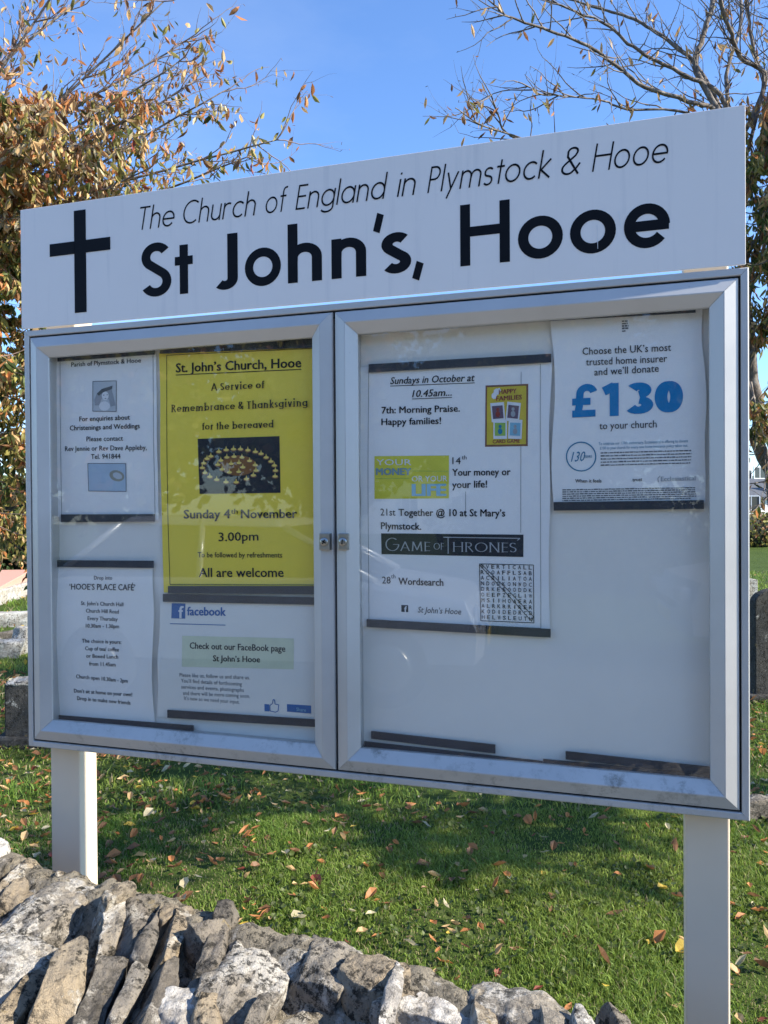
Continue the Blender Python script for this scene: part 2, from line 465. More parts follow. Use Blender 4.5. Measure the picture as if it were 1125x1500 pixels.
CW = .0105   # cabinet lip
lip = [(0, .001), (.0015, 0), (CW - .001, 0), (CW, .001), (CW, .046), (0, .046)]
cab = link('cabinet_frame', frame_member((0, ZB, W_, ZB + HC), lip, 3).mesh('cabinet_side', ALU), nb); fix_normals(cab)
for sd_, mt in ((0, ALUD), (1, ALU), (2, ALU)):
    fix_normals(frame_member((0, ZB, W_, ZB + HC), lip, sd_).build('cabinet_side', mt, cab))
m = MB(); m.box((CW, PB + .0025, ZB + CW), (W_ - CW, .0455, ZB + HC - CW)); bbo = m.build('backboard', BOARD, nb)
m = MB()                                           # black seal in the gap round the doors
for a, b in (((CW + .0002, .006, ZB + CW), (W_ - CW - .0002, .0095, ZB + CW + .012)), ((CW + .0002, .006, ZB + HC - CW - .012), (W_ - CW - .0002, .0095, ZB + HC - CW))): m.box(a, b)
m.box((CW + .0002, .006, ZB + CW + .013), (CW + .012, .0095, ZB + HC - CW - .013)); m.box((W_ - CW - .012, .006, ZB + CW + .013), (W_ - CW - .0002, .0095, ZB + HC - CW - .013))

m.build('door_seal', GASKET, nb)
xm = (bd(487, 800)[0] + bd(494, 800)[0]) / 2
m = MB(); m.box((xm - .012, .0125, ZB + CW + .013), (xm + .012, PB - .004, ZB + HC - CW - .013)); m.build('centre_mullion', GASKET, nb)
DG = .0028
doors = []
for (dx0, dx1) in ((CW + DG, xm - .0018), (xm + .0022, W_ - CW - DG)):
    rect = (dx0, ZB + CW + DG, dx1, ZB + HC - CW - DG)
    fw = .0385
    prof = [(0, .003), (.0012, .0005), (.0190, -.0065), (.0205, -.0065), (fw - .001, .0048), (fw, .0062), (fw, .0118), (0, .0118)]
    dr = empty('door'); dr.parent = nb; doors.append(dr)
    for sd_ in range(4):
        o = frame_member(rect, prof, sd_).build('rail' if sd_ % 2 == 0 else 'stile', ALUD if sd_ == 0 else ALU, dr); fix_normals(o)
    m = MB(); m.box((dx0 + fw + .0003, .0070, rect[1] + fw + .0003), (dx1 - fw - .0003, .0105, rect[3] - fw - .0003)); m.build('glass_pane', GLASS, dr)
    m = MB()      # inner liner walls between the glass and the backboard
    for a, b in (((dx0 + .030, .0122, rect[1] + .030), (dx1 - .030, PB + .002, rect[1] + .0345)), ((dx0 + .030, .0122, rect[3] - .0345), (dx1 - .030, PB + .002, rect[3] - .030)),
                 ((dx0 + .030, .0122, rect[1] + .035), (dx0 + .0345, PB + .002, rect[3] - .035)), ((dx1 - .0345, .0122, rect[1] + .035), (dx1 - .030, PB + .002, rect[3] - .035))): m.box(a, b)
    m.build('liner', ALU, dr)
# the two cam locks
def cyl_y(mb, x, z, r, y0, y1, n=24, dome=0):
    vs = []; ring_ = [(r, y1), (r, y0)]
    if dome: ring_ += [(r * .8, y0 - dome * .6), (r * .4, y0 - dome)]
    for rr, y in ring_:
        for k in range(n): vs.append((x + rr * cos(2 * pi * k / n), y, z + rr * sin(2 * pi * k / n)))
    nr = len(ring_)
    fs = [(i * n + k, i * n + (k + 1) % n, (i + 1) * n + (k + 1) % n, (i + 1) * n + k) for i in range(nr - 1) for k in range(n)] + [tuple((nr - 1) * n + k for k in range(n))]
    mb.add(vs, fs, True)
for i, (px0, px1) in enumerate(((468, 484), (495, 510.5))):
    x0, zt = bz(px0, 781, -.008); x1, zb_ = bz(px1, 806, -.008)
    if i == 1: x0 += .001
    m = MB(); m.box((x0, -.0115, zb_), (x1, .001, zt)); lk = m.build('lock', STEEL, doors[i]); bevel(lk, .0012, 2)
    # lock's turned barrel and keyway share the lock body
    cxl, czl = (x0 + x1) / 2, (zt + zb_) / 2
    m2 = MB(); cyl_y(m2, cxl, czl, .0072, -.0125, -.0100, 24, .0018); m2.build('lock_barrel', STEEL, doors[i])
    m3 = MB()
    if i == 0:
        for ang in (30, 120): m3.box((-.0042, -.0149, -.0009 - (ang == 120) * .0001), (.0042, -.0140 - (ang == 120) * .0003, .0009), Matrix.Translation((cxl, 0, czl)) @ Matrix.Rotation(radians(ang), 4, 'Y'))
    else: m3.box((-.0008, -.0149, -.0042), (.0008, -.0140, .0042), Matrix.Translation((cxl, 0, czl)) @ Matrix.Rotation(radians(8), 4, 'Y'))
    m3.build('keyway', KEYHOLE, doors[i])
# header panel
HX0, HX1, HZ0, HZ1 = -.0044, 1.2459, ZB + .7868, ZB + 1.0102
m = MB(); m.box((HX0, -.001, HZ0), (HX1, .0025, HZ1)); hp = m.build('header_panel', PANEL, nb); bevel(hp, .0006, 2)
YH = -.001
def word(px0, px1, py, text, w, cap, base, shear=0, parent=hp, name='lettering', mat=VINYL, acc=None):
    V, F, W = strokes(text, w, shear=shear)
    x0, _ = bd(px0, py); x1, _ = bd(px1, py)
    zs = [(x0 + v[0] * (x1 - x0) / W, YH - .0004 - v[2] * .00003, base + v[1] * cap) for v in V]
    acc.add(zs, [f[::-1] for f in F])
# baselines and cap heights in board space
bA = (bz(210, 337)[1] + bz(868, 252.5)[1] + bz(622.5, 283.5)[1]) / 3
cA = .0408
acc = MB()
for a, b, py, t in ((206, 256.5, 322, 'The'), (269, 375.5, 312, 'Church'), (389.5, 423, 298, 'of'), (433, 569, 285, 'England'), (581.5, 609.5, 272, 'in'), (626, 808.5, 260, 'Plymstock'), (822, 851, 242, '&'), (867, 979, 230, 'Hooe')):
    word(a, b, py, t, .072, cA, bA, .21, acc=acc)
acc.build('lettering', VINYL, hp)
bB = (bz(270, 430.5)[1] + bz(447, 414)[1] + bz(680, 390)[1] + bz(741, 383.8)[1]) / 4
cB = (bz(682, 300)[1] - bz(682, 389.8)[1])
acc = MB()
for a, b, py, t in ((208, 251.5, 390, 'S'), (256.8, 283, 390, 't'), (316.8, 348.8, 385, 'J'), (359.2, 412, 391, 'o'), (422, 472, 375, 'h'), (486, 536.8, 380, 'n'), (546.7, 562.7, 325, "'"), (559.2, 602.7, 371, 's'), (604, 621, 397, ','),
                   (674.4, 747, 340, 'H'), (758.9, 824.7, 348, 'o'), (835, 902.4, 340, 'o'), (914, 981.5, 332, 'e')):
    acc = MB(); word(a, b, py, t, .158, cB, bB, .0, acc=acc); acc.build('letter', VINYL, hp)
# latin cross
xa, zt = bz(109, 309.5); xb, _ = bz(126, 309.5); _, zb0 = bz(118, 458); xl, za = bz(74, 375); xr, _ = bz(162, 349)
_, zc0 = bz(74, 376.5); _, zc1 = bz(74, 358.5)
m = MB(); 
m.box((xa, YH - .0008, zb0), (xb, YH - .0001, zt)); m.box((xl, YH - .0011, zc0), (xa - .0001, YH - .0001, zc1)); m.box((xb + .0001, YH - .0011, zc0), (xr, YH - .0001, zc1))
m.build('cross', VINYL, hp)
for (a_, b_) in (((905.5, 310), (909.5, 335)), ((874, 330), (875.5, 365))):      # scratches in the panel's paint
    xa_, za_ = bz(*a_); xb_, zb__ = bz(*b_); m = MB(); m.add([(xa_, YH - .0007, za_), (xa_ + .0012, YH - .0007, za_), (xb_ + .0006, YH - .0007, zb__), (xb_, YH - .0007, zb__)], [(0, 3, 2, 1)]); m.build('scratch', PANEL_EDGE, hp)
# posts: extruded section with a slot down each flank
def post(px0, px1, py, y0=.047):
    x0, _ = bd(px0, py, y0); x1, _ = bd(px1, py, y0); d = .052
    s0, s1, dp = y0 + .006, y0 + .034, .010
    pr = [(x0, y0), (x1, y0), (x1, y0 + d), (x0, y0 + d)]
    n = len(pr); z0, z1 = -.3, ZB + .95
    vs = [(x, y, z0) for x, y in pr] + [(x, y, z1) for x, y in pr]
    fs = [(i, (i + 1) % n, n + (i + 1) % n, n + i) for i in range(n)] + [tuple(range(n))[::-1], tuple(range(n, 2 * n))]
    m = MB(); m.add(vs, fs); o = m.build('post', POSTM, nb); fix_normals(o); bevel(o, .003, 3); return o
post(74.5, 117, 1180); post(1004, 1069.5, 1350)
m = MB()                                            # two flat brackets joining the header to the posts
for px_ in (97, 1037):
    x, _ = bd(px_, 470, .03); m.box((x - .017, .0028, ZB + .70), (x + .017, .0465, ZB + .98))
for o_ in ():
    pass

# ------------------------------------------------------------------ sheets and magnetic strips
class Sheet:
    def __init__(s, name, label, cat, corners, mat, amp=.0022, seed=0, edge=.0, curl=0, lift=0):
        s.root = empty(name, (0, 0, 0)); s.root.matrix_world = nb.matrix_world
        s.root.location = nb.location; s.root.rotation_euler = nb.rotation_euler
        tag(s.root, label, cat, 'sheets pinned up inside the noticeboard')
        c = [bz(x, y, PB) for x, y in corners]     # TL TR BR BL
        s.c = c; s.amp = amp; s.seed = seed; s.lift = lift; s.edge = edge
        s.x0 = min(c[0][0], c[3][0]); s.x1 = max(c[1][0], c[2][0]); s.z1 = max(c[0][1], c[1][1]); s.z0 = min(c[2][1], c[3][1])
        nx, nz = 28, 36; V = []
        for j in range(nz + 1):
            t = j / nz
            for i in range(nx + 1):
                u = i / nx
                x = (c[0][0] * (1 - u) + c[1][0] * u) * (1 - t) + (c[3][0] * (1 - u) + c[2][0] * u) * t
                z = (c[0][1] * (1 - u) + c[1][1] * u) * (1 - t) + (c[3][1] * (1 - u) + c[2][1] * u) * t
                if u == 0 or u == 1: x += .0016 * noise.noise(Vector((seed * 3.1 + u * 9, t * 3, 0))) * (4 if edge else 1)
                V.append((x, s.y(x, z), z))
        F = [(j * (nx + 1) + i, (j + 1) * (nx + 1) + i, (j + 1) * (nx + 1) + i + 1, j * (nx + 1) + i + 1) for j in range(nz) for i in range(nx)]
        me = mesh_np('sheet', V, F, mat, smooth=True); link('sheet', me, s.root)
    def y(s, x, z):
        u = (x - s.x0) / (s.x1 - s.x0); t = (z - s.z0) / (s.z1 - s.z0)
        u_ = min(1, max(0, u)); t_ = min(1, max(0, t)); k = sin(pi * t_)
        w = noise.noise(Vector((u * 2.6 + s.seed * 7.7, t * 2.1, s.seed))) * .8 + .5
        e = s.edge * (max(0, .35 - u_) / .35) ** 2 + s.edge * .6 * (max(0, u_ - .75) / .25) ** 2
        return PB - s.lift - k * (s.amp * abs(w) + e) - .0003
    def mb(s, acc, name, mat): return acc.build(name, mat, s.root)
    def text(s, t, p0, p1, cap, mat=INK, bold=0.0, shear=0.0, name='lettering', lift=.0007, obj=True, tight=1.0):
        bold = bold * (1.0 if cap > 9 else .75)
        a = bz(p0[0], p0[1], PB); b = bz(p1[0], p1[1], PB); h = bz(p0[0], p0[1] - cap, PB)[1] - a[1]
        v, f = place(sans(t, bold, shear, tight), a, b, h, s.y, lift)
        m = MB(); m.add(v, f)
        return m.build(name, mat, s.root) if obj else m
    def serif(s, t, p0, p1, cap, mat=INK, w=.17, lift=.0007, name='lettering', contrast=.45, srf=.10):
        a = bz(p0[0], p0[1], PB); b = bz(p1[0], p1[1], PB); h = bz(p0[0], p0[1] - cap, PB)[1] - a[1]
        v, f = place(strokes(t, w, contrast, srf), a, b, h, s.y, lift)
        m = MB(); m.add(v, f); return m.build(name, mat, s.root)
    def grid(s, cs, n=6, lift=.0005, acc=None):
        c = [bz(x, y, PB) for x, y in cs]; V = []
        for j in range(n + 1):
            t = j / n
            for i in range(n + 1):
                u = i / n
                x = (c[0][0] * (1 - u) + c[1][0] * u) * (1 - t) + (c[3][0] * (1 - u) + c[2][0] * u) * t
                z = (c[0][1] * (1 - u) + c[1][1] * u) * (1 - t) + (c[3][1] * (1 - u) + c[2][1] * u) * t
                V.append((x, s.y(x, z) - lift, z))
        acc.add(V, [(j * (n + 1) + i, (j + 1) * (n + 1) + i, (j + 1) * (n + 1) + i + 1, j * (n + 1) + i + 1) for j in range(n) for i in range(n)])
    def patch(s, cs, mat, name='picture', lift=.0005, n=6):
        m = MB(); s.grid(cs, n, lift, m); return m.build(name, mat, s.root)
    def ell(s, cx, cy, rx, ry, m, lift, n=14, a0=0, rot=0):
        pts = []
        for k in range(n):
            a = 2 * pi * k / n; ex, ey = rx * cos(a), ry * sin(a)
            X, Z = bz(cx + ex * cos(rot) - ey * sin(rot), cy + ex * sin(rot) + ey * cos(rot), PB); pts.append((X, s.y(X, Z) - lift, Z))
        m.add(pts, [tuple(range(n))])
    def line(s, pts, wpx, m, lift=.0006):
        for i in range(len(pts) - 1):
            (ax, ay), (bx, by) = pts[i], pts[i + 1]; L = math.hypot(bx - ax, by - ay) or 1
            n = max(1, int(L / 12)); ox, oy = -(by - ay) / L * wpx / 2, (bx - ax) / L * wpx / 2
            for k in range(n):
                q = []
                for (tt, sg) in ((k / n, 1), (k / n, -1), ((k + 1) / n, -1), ((k + 1) / n, 1)):
                    X, Z = bz(ax + (bx - ax) * tt + ox * sg, ay + (by - ay) * tt + oy * sg, PB); q.append((X, s.y(X, Z) - lift - i * .00001, Z))
                m.add(q, [(0, 1, 2, 3)])
    def lines(s, pls, wpx, mat, name='ruled_line', lift=.0006):
        for p in pls:
            m = MB(); s.line(p, wpx, m, lift); m.build(name, mat, s.root)
    def poly(s, pts, m, lift):
        q = []
        for x, y in pts:
            X, Z = bz(x, y, PB); q.append((X, s.y(X, Z) - lift, Z))
        m.add(q, [tuple(range(len(q)))])
    def dashes(s, p0, p1, h, mat, name='small_print', rows=1, dy=0, seed=1):
        r_ = random.Random(seed); m = MB()
        for k in range(rows):
            x = p0[0]; e = p1[0] - (r_.random() * 12 if k == rows - 1 else r_.random() * 3)
            while x < e:
                w = 1.2 + r_.random() * 5.5; x2 = min(x + w, e); f = (x - p0[0]) / (p1[0] - p0[0]); f2 = (x2 - p0[0]) / (p1[0] - p0[0])
                ya = p0[1] + (p1[1] - p0[1]) * f + k * dy; yb = p0[1] + (p1[1] - p0[1]) * f2 + k * dy
                hh = h * (.75 + .4 * r_.random()); s.poly([(x, ya), (x, ya - hh), (x2, yb - hh), (x2, yb)], m, .0007); x = x2 + .9
        return m.build(name, mat, s.root)

# 1 christenings notice
s = Sheet('notice', 'small laminated white notice about christenings and weddings', 'notice', [(83, 523), (229, 512), (232.5, 762), (85, 757)], P_WHITE, .0026, 1)
for t, a, b, c, bo in (('Parish of Plymstock & Hooe', (105, 537.5), (207, 531), 6.3, .012), ('For enquiries about', (117.5, 617.5), (191, 614.7), 7, .016), ('Christenings and Weddings', (103.5, 630.7), (205.5, 627.3), 7, .016),
                       ('Please contact', (128, 646.7), (181, 645.5), 7, .004), ('Rev Jennie or Rev Dave Appleby,', (96.5, 661), (216, 659), 7, .004), ('Tel. 941844', (134.7, 672.4), (177.3, 671.8), 7, .004)):
    s.text(t, a, b, c, INK, bo)
s.lines([[(88.5, 530), (91, 755)], [(224.5, 520), (227.5, 756)]], .6, INK_SOFT, 'border_line')
s.lines([[(137, 559), (171.3, 558), (171, 603), (137, 602.5), (137, 559)], [(130, 679), (185, 679), (185.5, 720), (131, 719.3), (130, 679)]], .8, INK_SOFT, 'picture_border', .0010)
pc = s.patch([(137, 559), (171.3, 558), (171, 603), (137, 602.5)], I_LG)
m = MB(); s.poly([(139, 586), (143, 576), (149, 571), (163, 566), (167, 580), (170, 594), (163, 596), (160, 585), (150, 584), (146, 594), (140, 594)], m, .0007); m.build('picture_dark', I_GREY, s.root)
m = MB(); s.ell(155, 580, 5.0, 6.5, m, .0009); s.ell(154, 595, 8, 7, m, .00085); m.build('picture_face', I_WHITE, s.root)
m = MB(); s.poly([(143, 577), (150, 570), (166, 565), (165, 570), (152, 575), (146, 580)], m, .0011); s.ell(153, 579, .9, .7, m, .0011); s.ell(158, 578.5, .9, .7, m, .0011); s.ell(155.5, 584, 1.4, .6, m, .0011); m.build('picture_hat', I_DG, s.root)
s.patch([(130, 679), (185, 679), (185.5, 720), (131, 719.3)], I_PB)
m = MB(); s.ell(172, 697, 11, 8, m, .0007, 18, rot=.3); m.build('picture_hands', I_STONE, s.root)
m = MB(); s.ell(173, 697, 7, 4.5, m, .0009, 16, rot=.4); m.build('picture_ring', I_LG, s.root)
# 2 yellow poster
s = Sheet('poster', 'tall yellow poster for a remembrance service with a candle photograph', 'poster', [(233, 517), (459, 507), (463, 862), (240, 868)], P_YEL, .0030, 2)
s.text('St. John’s Church, Hooe', (258, 545.7), (442, 538), 13, INK, .022)
s.serif('A Service of', (310, 572.7), (388.5, 568.9), 10.8); s.serif('Remembrance & Thanksgiving', (251.5, 604), (452.5, 595.5), 11); s.serif('for the bereaved', (297.3, 630), (402.7, 626.5), 10.5)
s.text('Sunday 4', (270, 759.5), (338.7, 759), 12.5, INK, .02); s.text('th', (339.6, 752.5), (349.5, 752.5), 7, INK, .012); s.text('November', (354, 759), (436, 758.5), 12.5, INK, .02)
s.text('3.00pm', (321.3, 792.7), (379.5, 791.5), 12.5, INK, .008); s.text('To be followed by refreshments', (290.4, 816.3), (413.9, 816.7), 7.5, INK, .006); s.text('All are welcome', (292, 845), (416, 845), 13, INK, .012)
s.lines([[(258, 549.5), (442, 541.3)]], 1.2, INK, 'underline')
s.lines([[(459, 510.5), (244.5, 520.5), (244.8, 600), (246, 690), (247, 760), (249.5, 856), (462, 856.5)]], .8, INK, 'border_line')
s.patch([(290.7, 643), (410.4, 639), (411.7, 722), (293.3, 723.6)], I_DK)
cand = [(339, 822), (383, 797), (423, 787), (463, 783), (501, 783), (541, 788), (582, 797), (613, 808), (641, 828), (667, 850), (686, 872), (692, 900), (690, 932), (318, 835), (300, 860), (292, 885), (306, 912), (333, 934), (371, 950), (422, 963), (478, 964), (533, 946), (571, 926), (585, 900), (580, 870), (550, 847), (509, 828), (466, 824), (427, 828), (394, 845), (378, 868), (402, 893), (441, 910), (492, 907), (514, 882), (493, 858), (450, 863)]
m1, m2, m3 = MB(), MB(), MB()
s.ell(350, 682, 26, 15, m3, .0007, 20)
for x, y in cand:
    X, Y = 220 + x / 3.75, 450 + y / 3.75; s.ell(X, Y, 5.0, 2.9, m2, .0008, 10); s.poly([(X - 1.0, Y - 2.5), (X, Y - 6.5), (X + 1.0, Y - 2.5)], m1, .0012); s.ell(X, Y - .6, 3.8, 1.9, m1, .0010, 10)
m3.build('picture_glow', I_GLOW, s.root); m2.build('picture_candles', I_BR, s.root); m1.build('picture_flames', I_CAND, s.root)
# 3 cafe notice
s = Sheet('notice', 'plain white typed notice about a Thursday cafe', 'notice', [(83, 830), (225.5, 832), (227, 1061), (77, 1050)], P_MATT, .0030, 3, .010)
for t, a, b, c, bo in (('Drop into', (138.4, 849), (165, 849), 5.5, 0), ('‘HOOE’S PLACE CAFÉ’', (103.3, 863.3), (199, 864.8), 8.5, .012), ('St. John’s Church Hall', (119.8, 886), (181.5, 888), 5.5, .002), ('Church Hill Road', (127, 897), (175, 898.6), 5.5, .002),
    ('Every Thursday', (129.5, 908), (173.3, 909.6), 5.5, .002), ('10.30am - 1.30pm', (127, 919), (175.5, 920), 5.5, .002), ('The choice is yours:', (121.5, 941), (179, 943), 5.5, .002), ('Cup of tea/ coffee', (126, 952), (175.5, 954), 5.5, .002),
    ('or Boxed Lunch', (127.5, 963), (174.4, 964.6), 5.5, .002), ('from 11.45am', (131.8, 974.6), (170.4, 976), 5.5, .002), ('Church open 10.30am - 2pm', (113, 993), (188, 1000), 5.5, .002), ('Don’t sit at home on your own!', (109.8, 1014), (194.4, 1020), 5.5, .002), ('Drop in to make new friends', (114, 1025), (191.8, 1032), 5.5, .002)):
    s.text(t, a, b, c, INK, bo + .004)
# 4 facebook notice
s = Sheet('notice', 'aged white notice with a blue facebook logo across its top', 'notice', [(236, 879), (463, 886), (463.5, 1064), (229, 1050)], P_AGED, .0030, 4, .004)
s.patch([(252, 883.5), (272, 884), (272, 906), (252, 905.5)], I_FB, 'logo_square')
s.text('f', (262.5, 905), (270, 905), 17, I_WHITE, .03, lift=.0012, name='logo_letter'); s.text('facebook', (274.7, 901), (331.5, 901.8), 12, I_FB, .03, name='logo_lettering')
s.lines([[(250, 913.3), (331, 915.5)]], 1.1, I_FB, 'ruled_line')
s.patch([(268, 931), (431, 935), (431, 980), (268, 976)], I_HL, 'highlight', .0004)
s.text('Check out our FaceBook page', (279.2, 949.5), (418.7, 954.5), 9, INK, .028); s.text('St John’s Hooe', (313.3, 968), (381.6, 970), 8.5, INK, .028)
for t, a, b in (('Please like us, follow us and share us.', (264.8, 990.7), (366.7, 995)), ('You’ll find details of forthcoming', (266.7, 999), (355, 1004.5)), ('services and events, photographs', (267, 1008), (358, 1013.3)), ('and there will be more coming soon.', (269.3, 1017.3), (366.7, 1022)), ('It’s new so we need your input.', (270.7, 1024.8), (351.5, 1030.7))):
    s.text(t, a, b, 5.5, INK_SOFT, 0)
m = MB(); s.poly([(388, 1031), (395, 1031.5), (395, 1042), (388, 1041.5)], m, .0006); s.line([(396, 1041), (396, 1033), (400, 1030), (400.5, 1024.5), (403, 1025), (403.5, 1031), (409, 1032), (408, 1041), (404, 1043), (396, 1041)], 1.1, m); m.build('thumb_icon', I_FB, s.root)
s.patch([(421, 1031), (456.5, 1033), (456.5, 1045), (421, 1042)], I_FB, 'share_button'); s.text('Share', (435, 1041), (449, 1042), 5, I_LB, .01, lift=.0010)
# 5 Sundays sheet
s = Sheet('poster', 'large white programme sheet listing the October Sundays', 'poster', [(530, 538), (806.5, 523), (806.5, 932), (528.5, 917)], P_WHITE, .0030, 5, .003)
s.lines([[(540.4, 540), (540.8, 908)], [(791.6, 533), (792.4, 920), (541, 908)], [(763.5, 545), (763, 780)], [(682.5, 720), (682.5, 758)]], .6, INK_SOFT, 'border_line')
def T(t, a, b, c=9.3, bo=.018, sh=0, mat=INK, lift=.0007): s.text(t, a, b, c, mat, bo, sh, lift=lift)
T('Sundays in October at', (572, 563), (695.7, 558.3), 10, .014, .22); T('10.45am...', (603.9, 582), (662.2, 579.6), 10, .014, .22)
s.lines([[(572, 565.7), (695.7, 561)], [(603.9, 584.6), (662.2, 582.3)]], 1.0, INK, 'underline')
T('7th: Morning Praise.', (559.8, 606), (674, 603), 9.5); T('Happy families!', (559.5, 623), (646.5, 621), 9.5)
T('14', (663, 680), (675, 680), 10, .002); T('th', (676.7, 673), (683.7, 673), 6, .0); T('Your money or', (662.7, 697), (748.3, 696), 10); T('your life!', (662.7, 715), (714, 714), 10)
T('21st', (558.4, 755), (580, 755.3), 10, .002); T('Together @ 10 at St Mary’s', (584.5, 755.5), (740.4, 756.6), 10); T('Plymstock.', (558.9, 775), (617.5, 775.9), 10)
T('28', (560.3, 854.5), (572.6, 854.7), 10, .002); T('th', (573.3, 847), (579.7, 847), 6, 0); T('Wordsearch', (584, 856), (650, 858), 10); T('St John’s Hooe', (612.4, 897), (675.8, 900), 8.5, .0, .22)
s.patch([(588.2, 886), (598.2, 886.4), (598.2, 896.6), (588.2, 896.2)], I_DK, 'logo_square'); s.text('f', (592.5, 896.2), (596.8, 896.3), 8, I_WHITE, .03, lift=.0012, name='logo_letter')
s.patch([(549.8, 668.4), (657.9, 667.2), (657.9, 730), (549.8, 730.8)], I_YB, 'yellow_banner')
T('YOUR', (552.7, 681.5), (603.3, 681.5), 8.5, .0, 0, I_WHITE, .0011); T('MONEY', (552, 695.7), (603.3, 695.7), 9.5, .045, 0, I_MB, .0011); T('OR YOUR', (603.9, 705.5), (655.6, 705), 8, .0, 0, I_WHITE, .0011); T('LIFE', (603.9, 726), (654.5, 726), 16.5, .05, 0, I_LB, .0011)
s.lines([[(603.5, 690), (657, 690.4)], [(552, 701), (600, 701)]], .6, I_GR, 'banner_line', .0009)
s.patch([(558.9, 781.1), (767.1, 783.1), (766.8, 815.8), (559.5, 811.6)], I_DK, 'dark_banner')
def GT(t, x0, x1, b, cap, w=.085): s.serif(t, (x0, b), (x1, b + (x1 - x0) * .012), cap, I_SIL, w, .0012, contrast=.4, srf=.06)
GT('G', 565.5, 585.5, 807.2, 20); GT('AME', 587, 631, 806.8, 13.5, .10); GT('OF', 636, 651, 805, 10, .11); GT('T', 651.5, 663, 810.5, 24, .07); GT('HRONES', 664, 757, 808, 14, .10)
s.lines([[(650, 786.8), (762, 788.5), (758, 791.5)]], 1.2, I_SIL, 'banner_line', .0013)
# happy families card
s.patch([(711.4, 564.8), (774, 562.4), (773.4, 653.6), (710.6, 654.6)], I_BR, 'card_border', .0004); s.patch([(713.8, 567.5), (771.2, 565.2), (770.8, 650.8), (713.2, 651.6)], I_YEL, 'card_back', .0008)
T('HAPPY', (731, 577.5), (757, 576), 6.5, .03, 0, I_RED, .0013); T('FAMILIES', (727, 587.5), (765, 585), 6.5, .03, 0, I_RED, .0013); T('CARD GAME', (722, 649.5), (762, 648.5), 5, .03, 0, I_RED, .0013)
m = MB(); s.ell(728, 574, 5, 5, m, .0010, 7); s.ell(724, 580, 4, 5, m, .00105, 7); s.ell(731, 572, 3, 4, m, .0011, 5); m.build('card_flourish', I_WHITE, s.root)
for k, (cx_, cy_, an, mt, m4) in enumerate(((729.5, 604, -.08, I_PUR, I_RED), (752, 603.5, .10, I_PUR, I_GREY), (733, 629, -.0, I_GR, I_TEAL), (755, 629, .04, I_LB, I_GREY))):
    def rc(hw, hh): return [(cx_ + x * cos(an) - y * sin(an), cy_ + x * sin(an) + y * cos(an)) for x, y in ((-hw, -hh), (hw, -hh), (hw, hh), (-hw, hh))]
    s.patch(rc(10, 14), I_WHITE, 'playing_card', .00125 + k * .0001, 3); s.patch(rc(7.8, 9.5), mt, 'card_picture', .0017 + k * .00005, 3)
    m = MB(); s.ell(cx_, cy_ - 4, 2.3, 2.6, m, .0020); s.ell(cx_, cy_ + 3, 3.4, 4.5, m, .0020, 12); m.build('card_figure', m4, s.root)
rows = ['WVERTICALL', 'ROOAFFLSAB', 'ACRILIATOA', 'NDODKONWDC', 'DRKESOODDK', 'OEEPZEGLIW', 'MSIIHOAERA', 'ALRKRRIRER', 'KODIDEDRCD', 'HELWSLEUTH']
g = [(702.8, 825.8), (781.6, 827.5), (782.2, 912.3), (704.5, 909.1)]
acc = MB(); lt = {c: sans(c, .006) for c in set(''.join(rows))}
for j, rw in enumerate(rows):
    for i, c in enumerate(rw):
        u, t = (i + .22) / 10.1, (j + .80) / 10.15; u2 = (i + .78) / 10.1
        f = lambda u, t: ((g[0][0] * (1 - u) + g[1][0] * u) * (1 - t) + (g[3][0] * (1 - u) + g[2][0] * u) * t, (g[0][1] * (1 - u) + g[1][1] * u) * (1 - t) + (g[3][1] * (1 - u) + g[2][1] * u) * t)
        if c == 'I': u, u2 = (u + u2) / 2 - .008, (u + u2) / 2 + .008
        a, b = f(u, t), f(u2, t); A, B = bz(*a, PB), bz(*b, PB); v, ff = place(lt[c], A, B, .0062, s.y, .0008); acc.add(v, ff)
acc.build('letter_grid', INK, s.root)
s.lines([g + [g[0]]], 1.0, INK, 'grid_border'); s.lines([[(703.5, 828), (706, 826.5), (744, 864), (781.5, 903)], [(703.5, 828), (742, 869), (779, 910), (781.5, 903)]], .9, INK, 'grid_ring', .0010)
# 6 insurer poster
s = Sheet('poster', 'white insurance poster with a huge blue £130 figure', 'poster', [(808.9, 460), (1031, 450), (1033.5, 737), (811, 748)], P_WHITE, .0028, 6, .002, lift=.0008)
for t, a, b, c, bo in (('Choose the UK’s most', (853.5, 520.3), (983, 514.2), 10.3, .001), ('trusted home insurer', (858.6, 535.8), (977.2, 530.4), 10.3, .001), ('and we’ll donate', (870.7, 550.6), (965, 544.8), 10.3, .001), ('to your church', (878.2, 629.2), (961.8, 626.3), 10.3, .001),
    ('When it feels', (842.9, 707), (881.3, 706.8), 5, .012), ('trust', (926.4, 705.3), (940.9, 704.7), 5, .012)):
    s.text(t, a, b, c, INK, bo)
for ch_, xa_, xb_, yb_, cp_, bd_ in (('£', 838.5, 875, 612, 48, .055), ('1', 882, 906.5, 610.5, 48, .075), ('3', 918, 957, 608.5, 48, .06), ('0', 959, 1000.5, 606.5, 48, .06)):
    s.serif(ch_, (xa_, yb_), (xb_, yb_ - (xb_ - xa_) * .045), cp_, I_BLUE, .27 if ch_ != '£' else .21, .0007, 'big_figure', 1.0 if ch_ in '1£' else .8, 0)
for k, (ya, yb) in enumerate(((652.2, 648), (658.7, 654.6))):
    s.text(('To celebrate our 130th anniversary, Ecclesiastical is offering to donate', '£130 to your church for every new home insurance policy taken out.')[k], (877 + k * 2, ya), (1007.5, yb), 4, I_TEAL, 0)
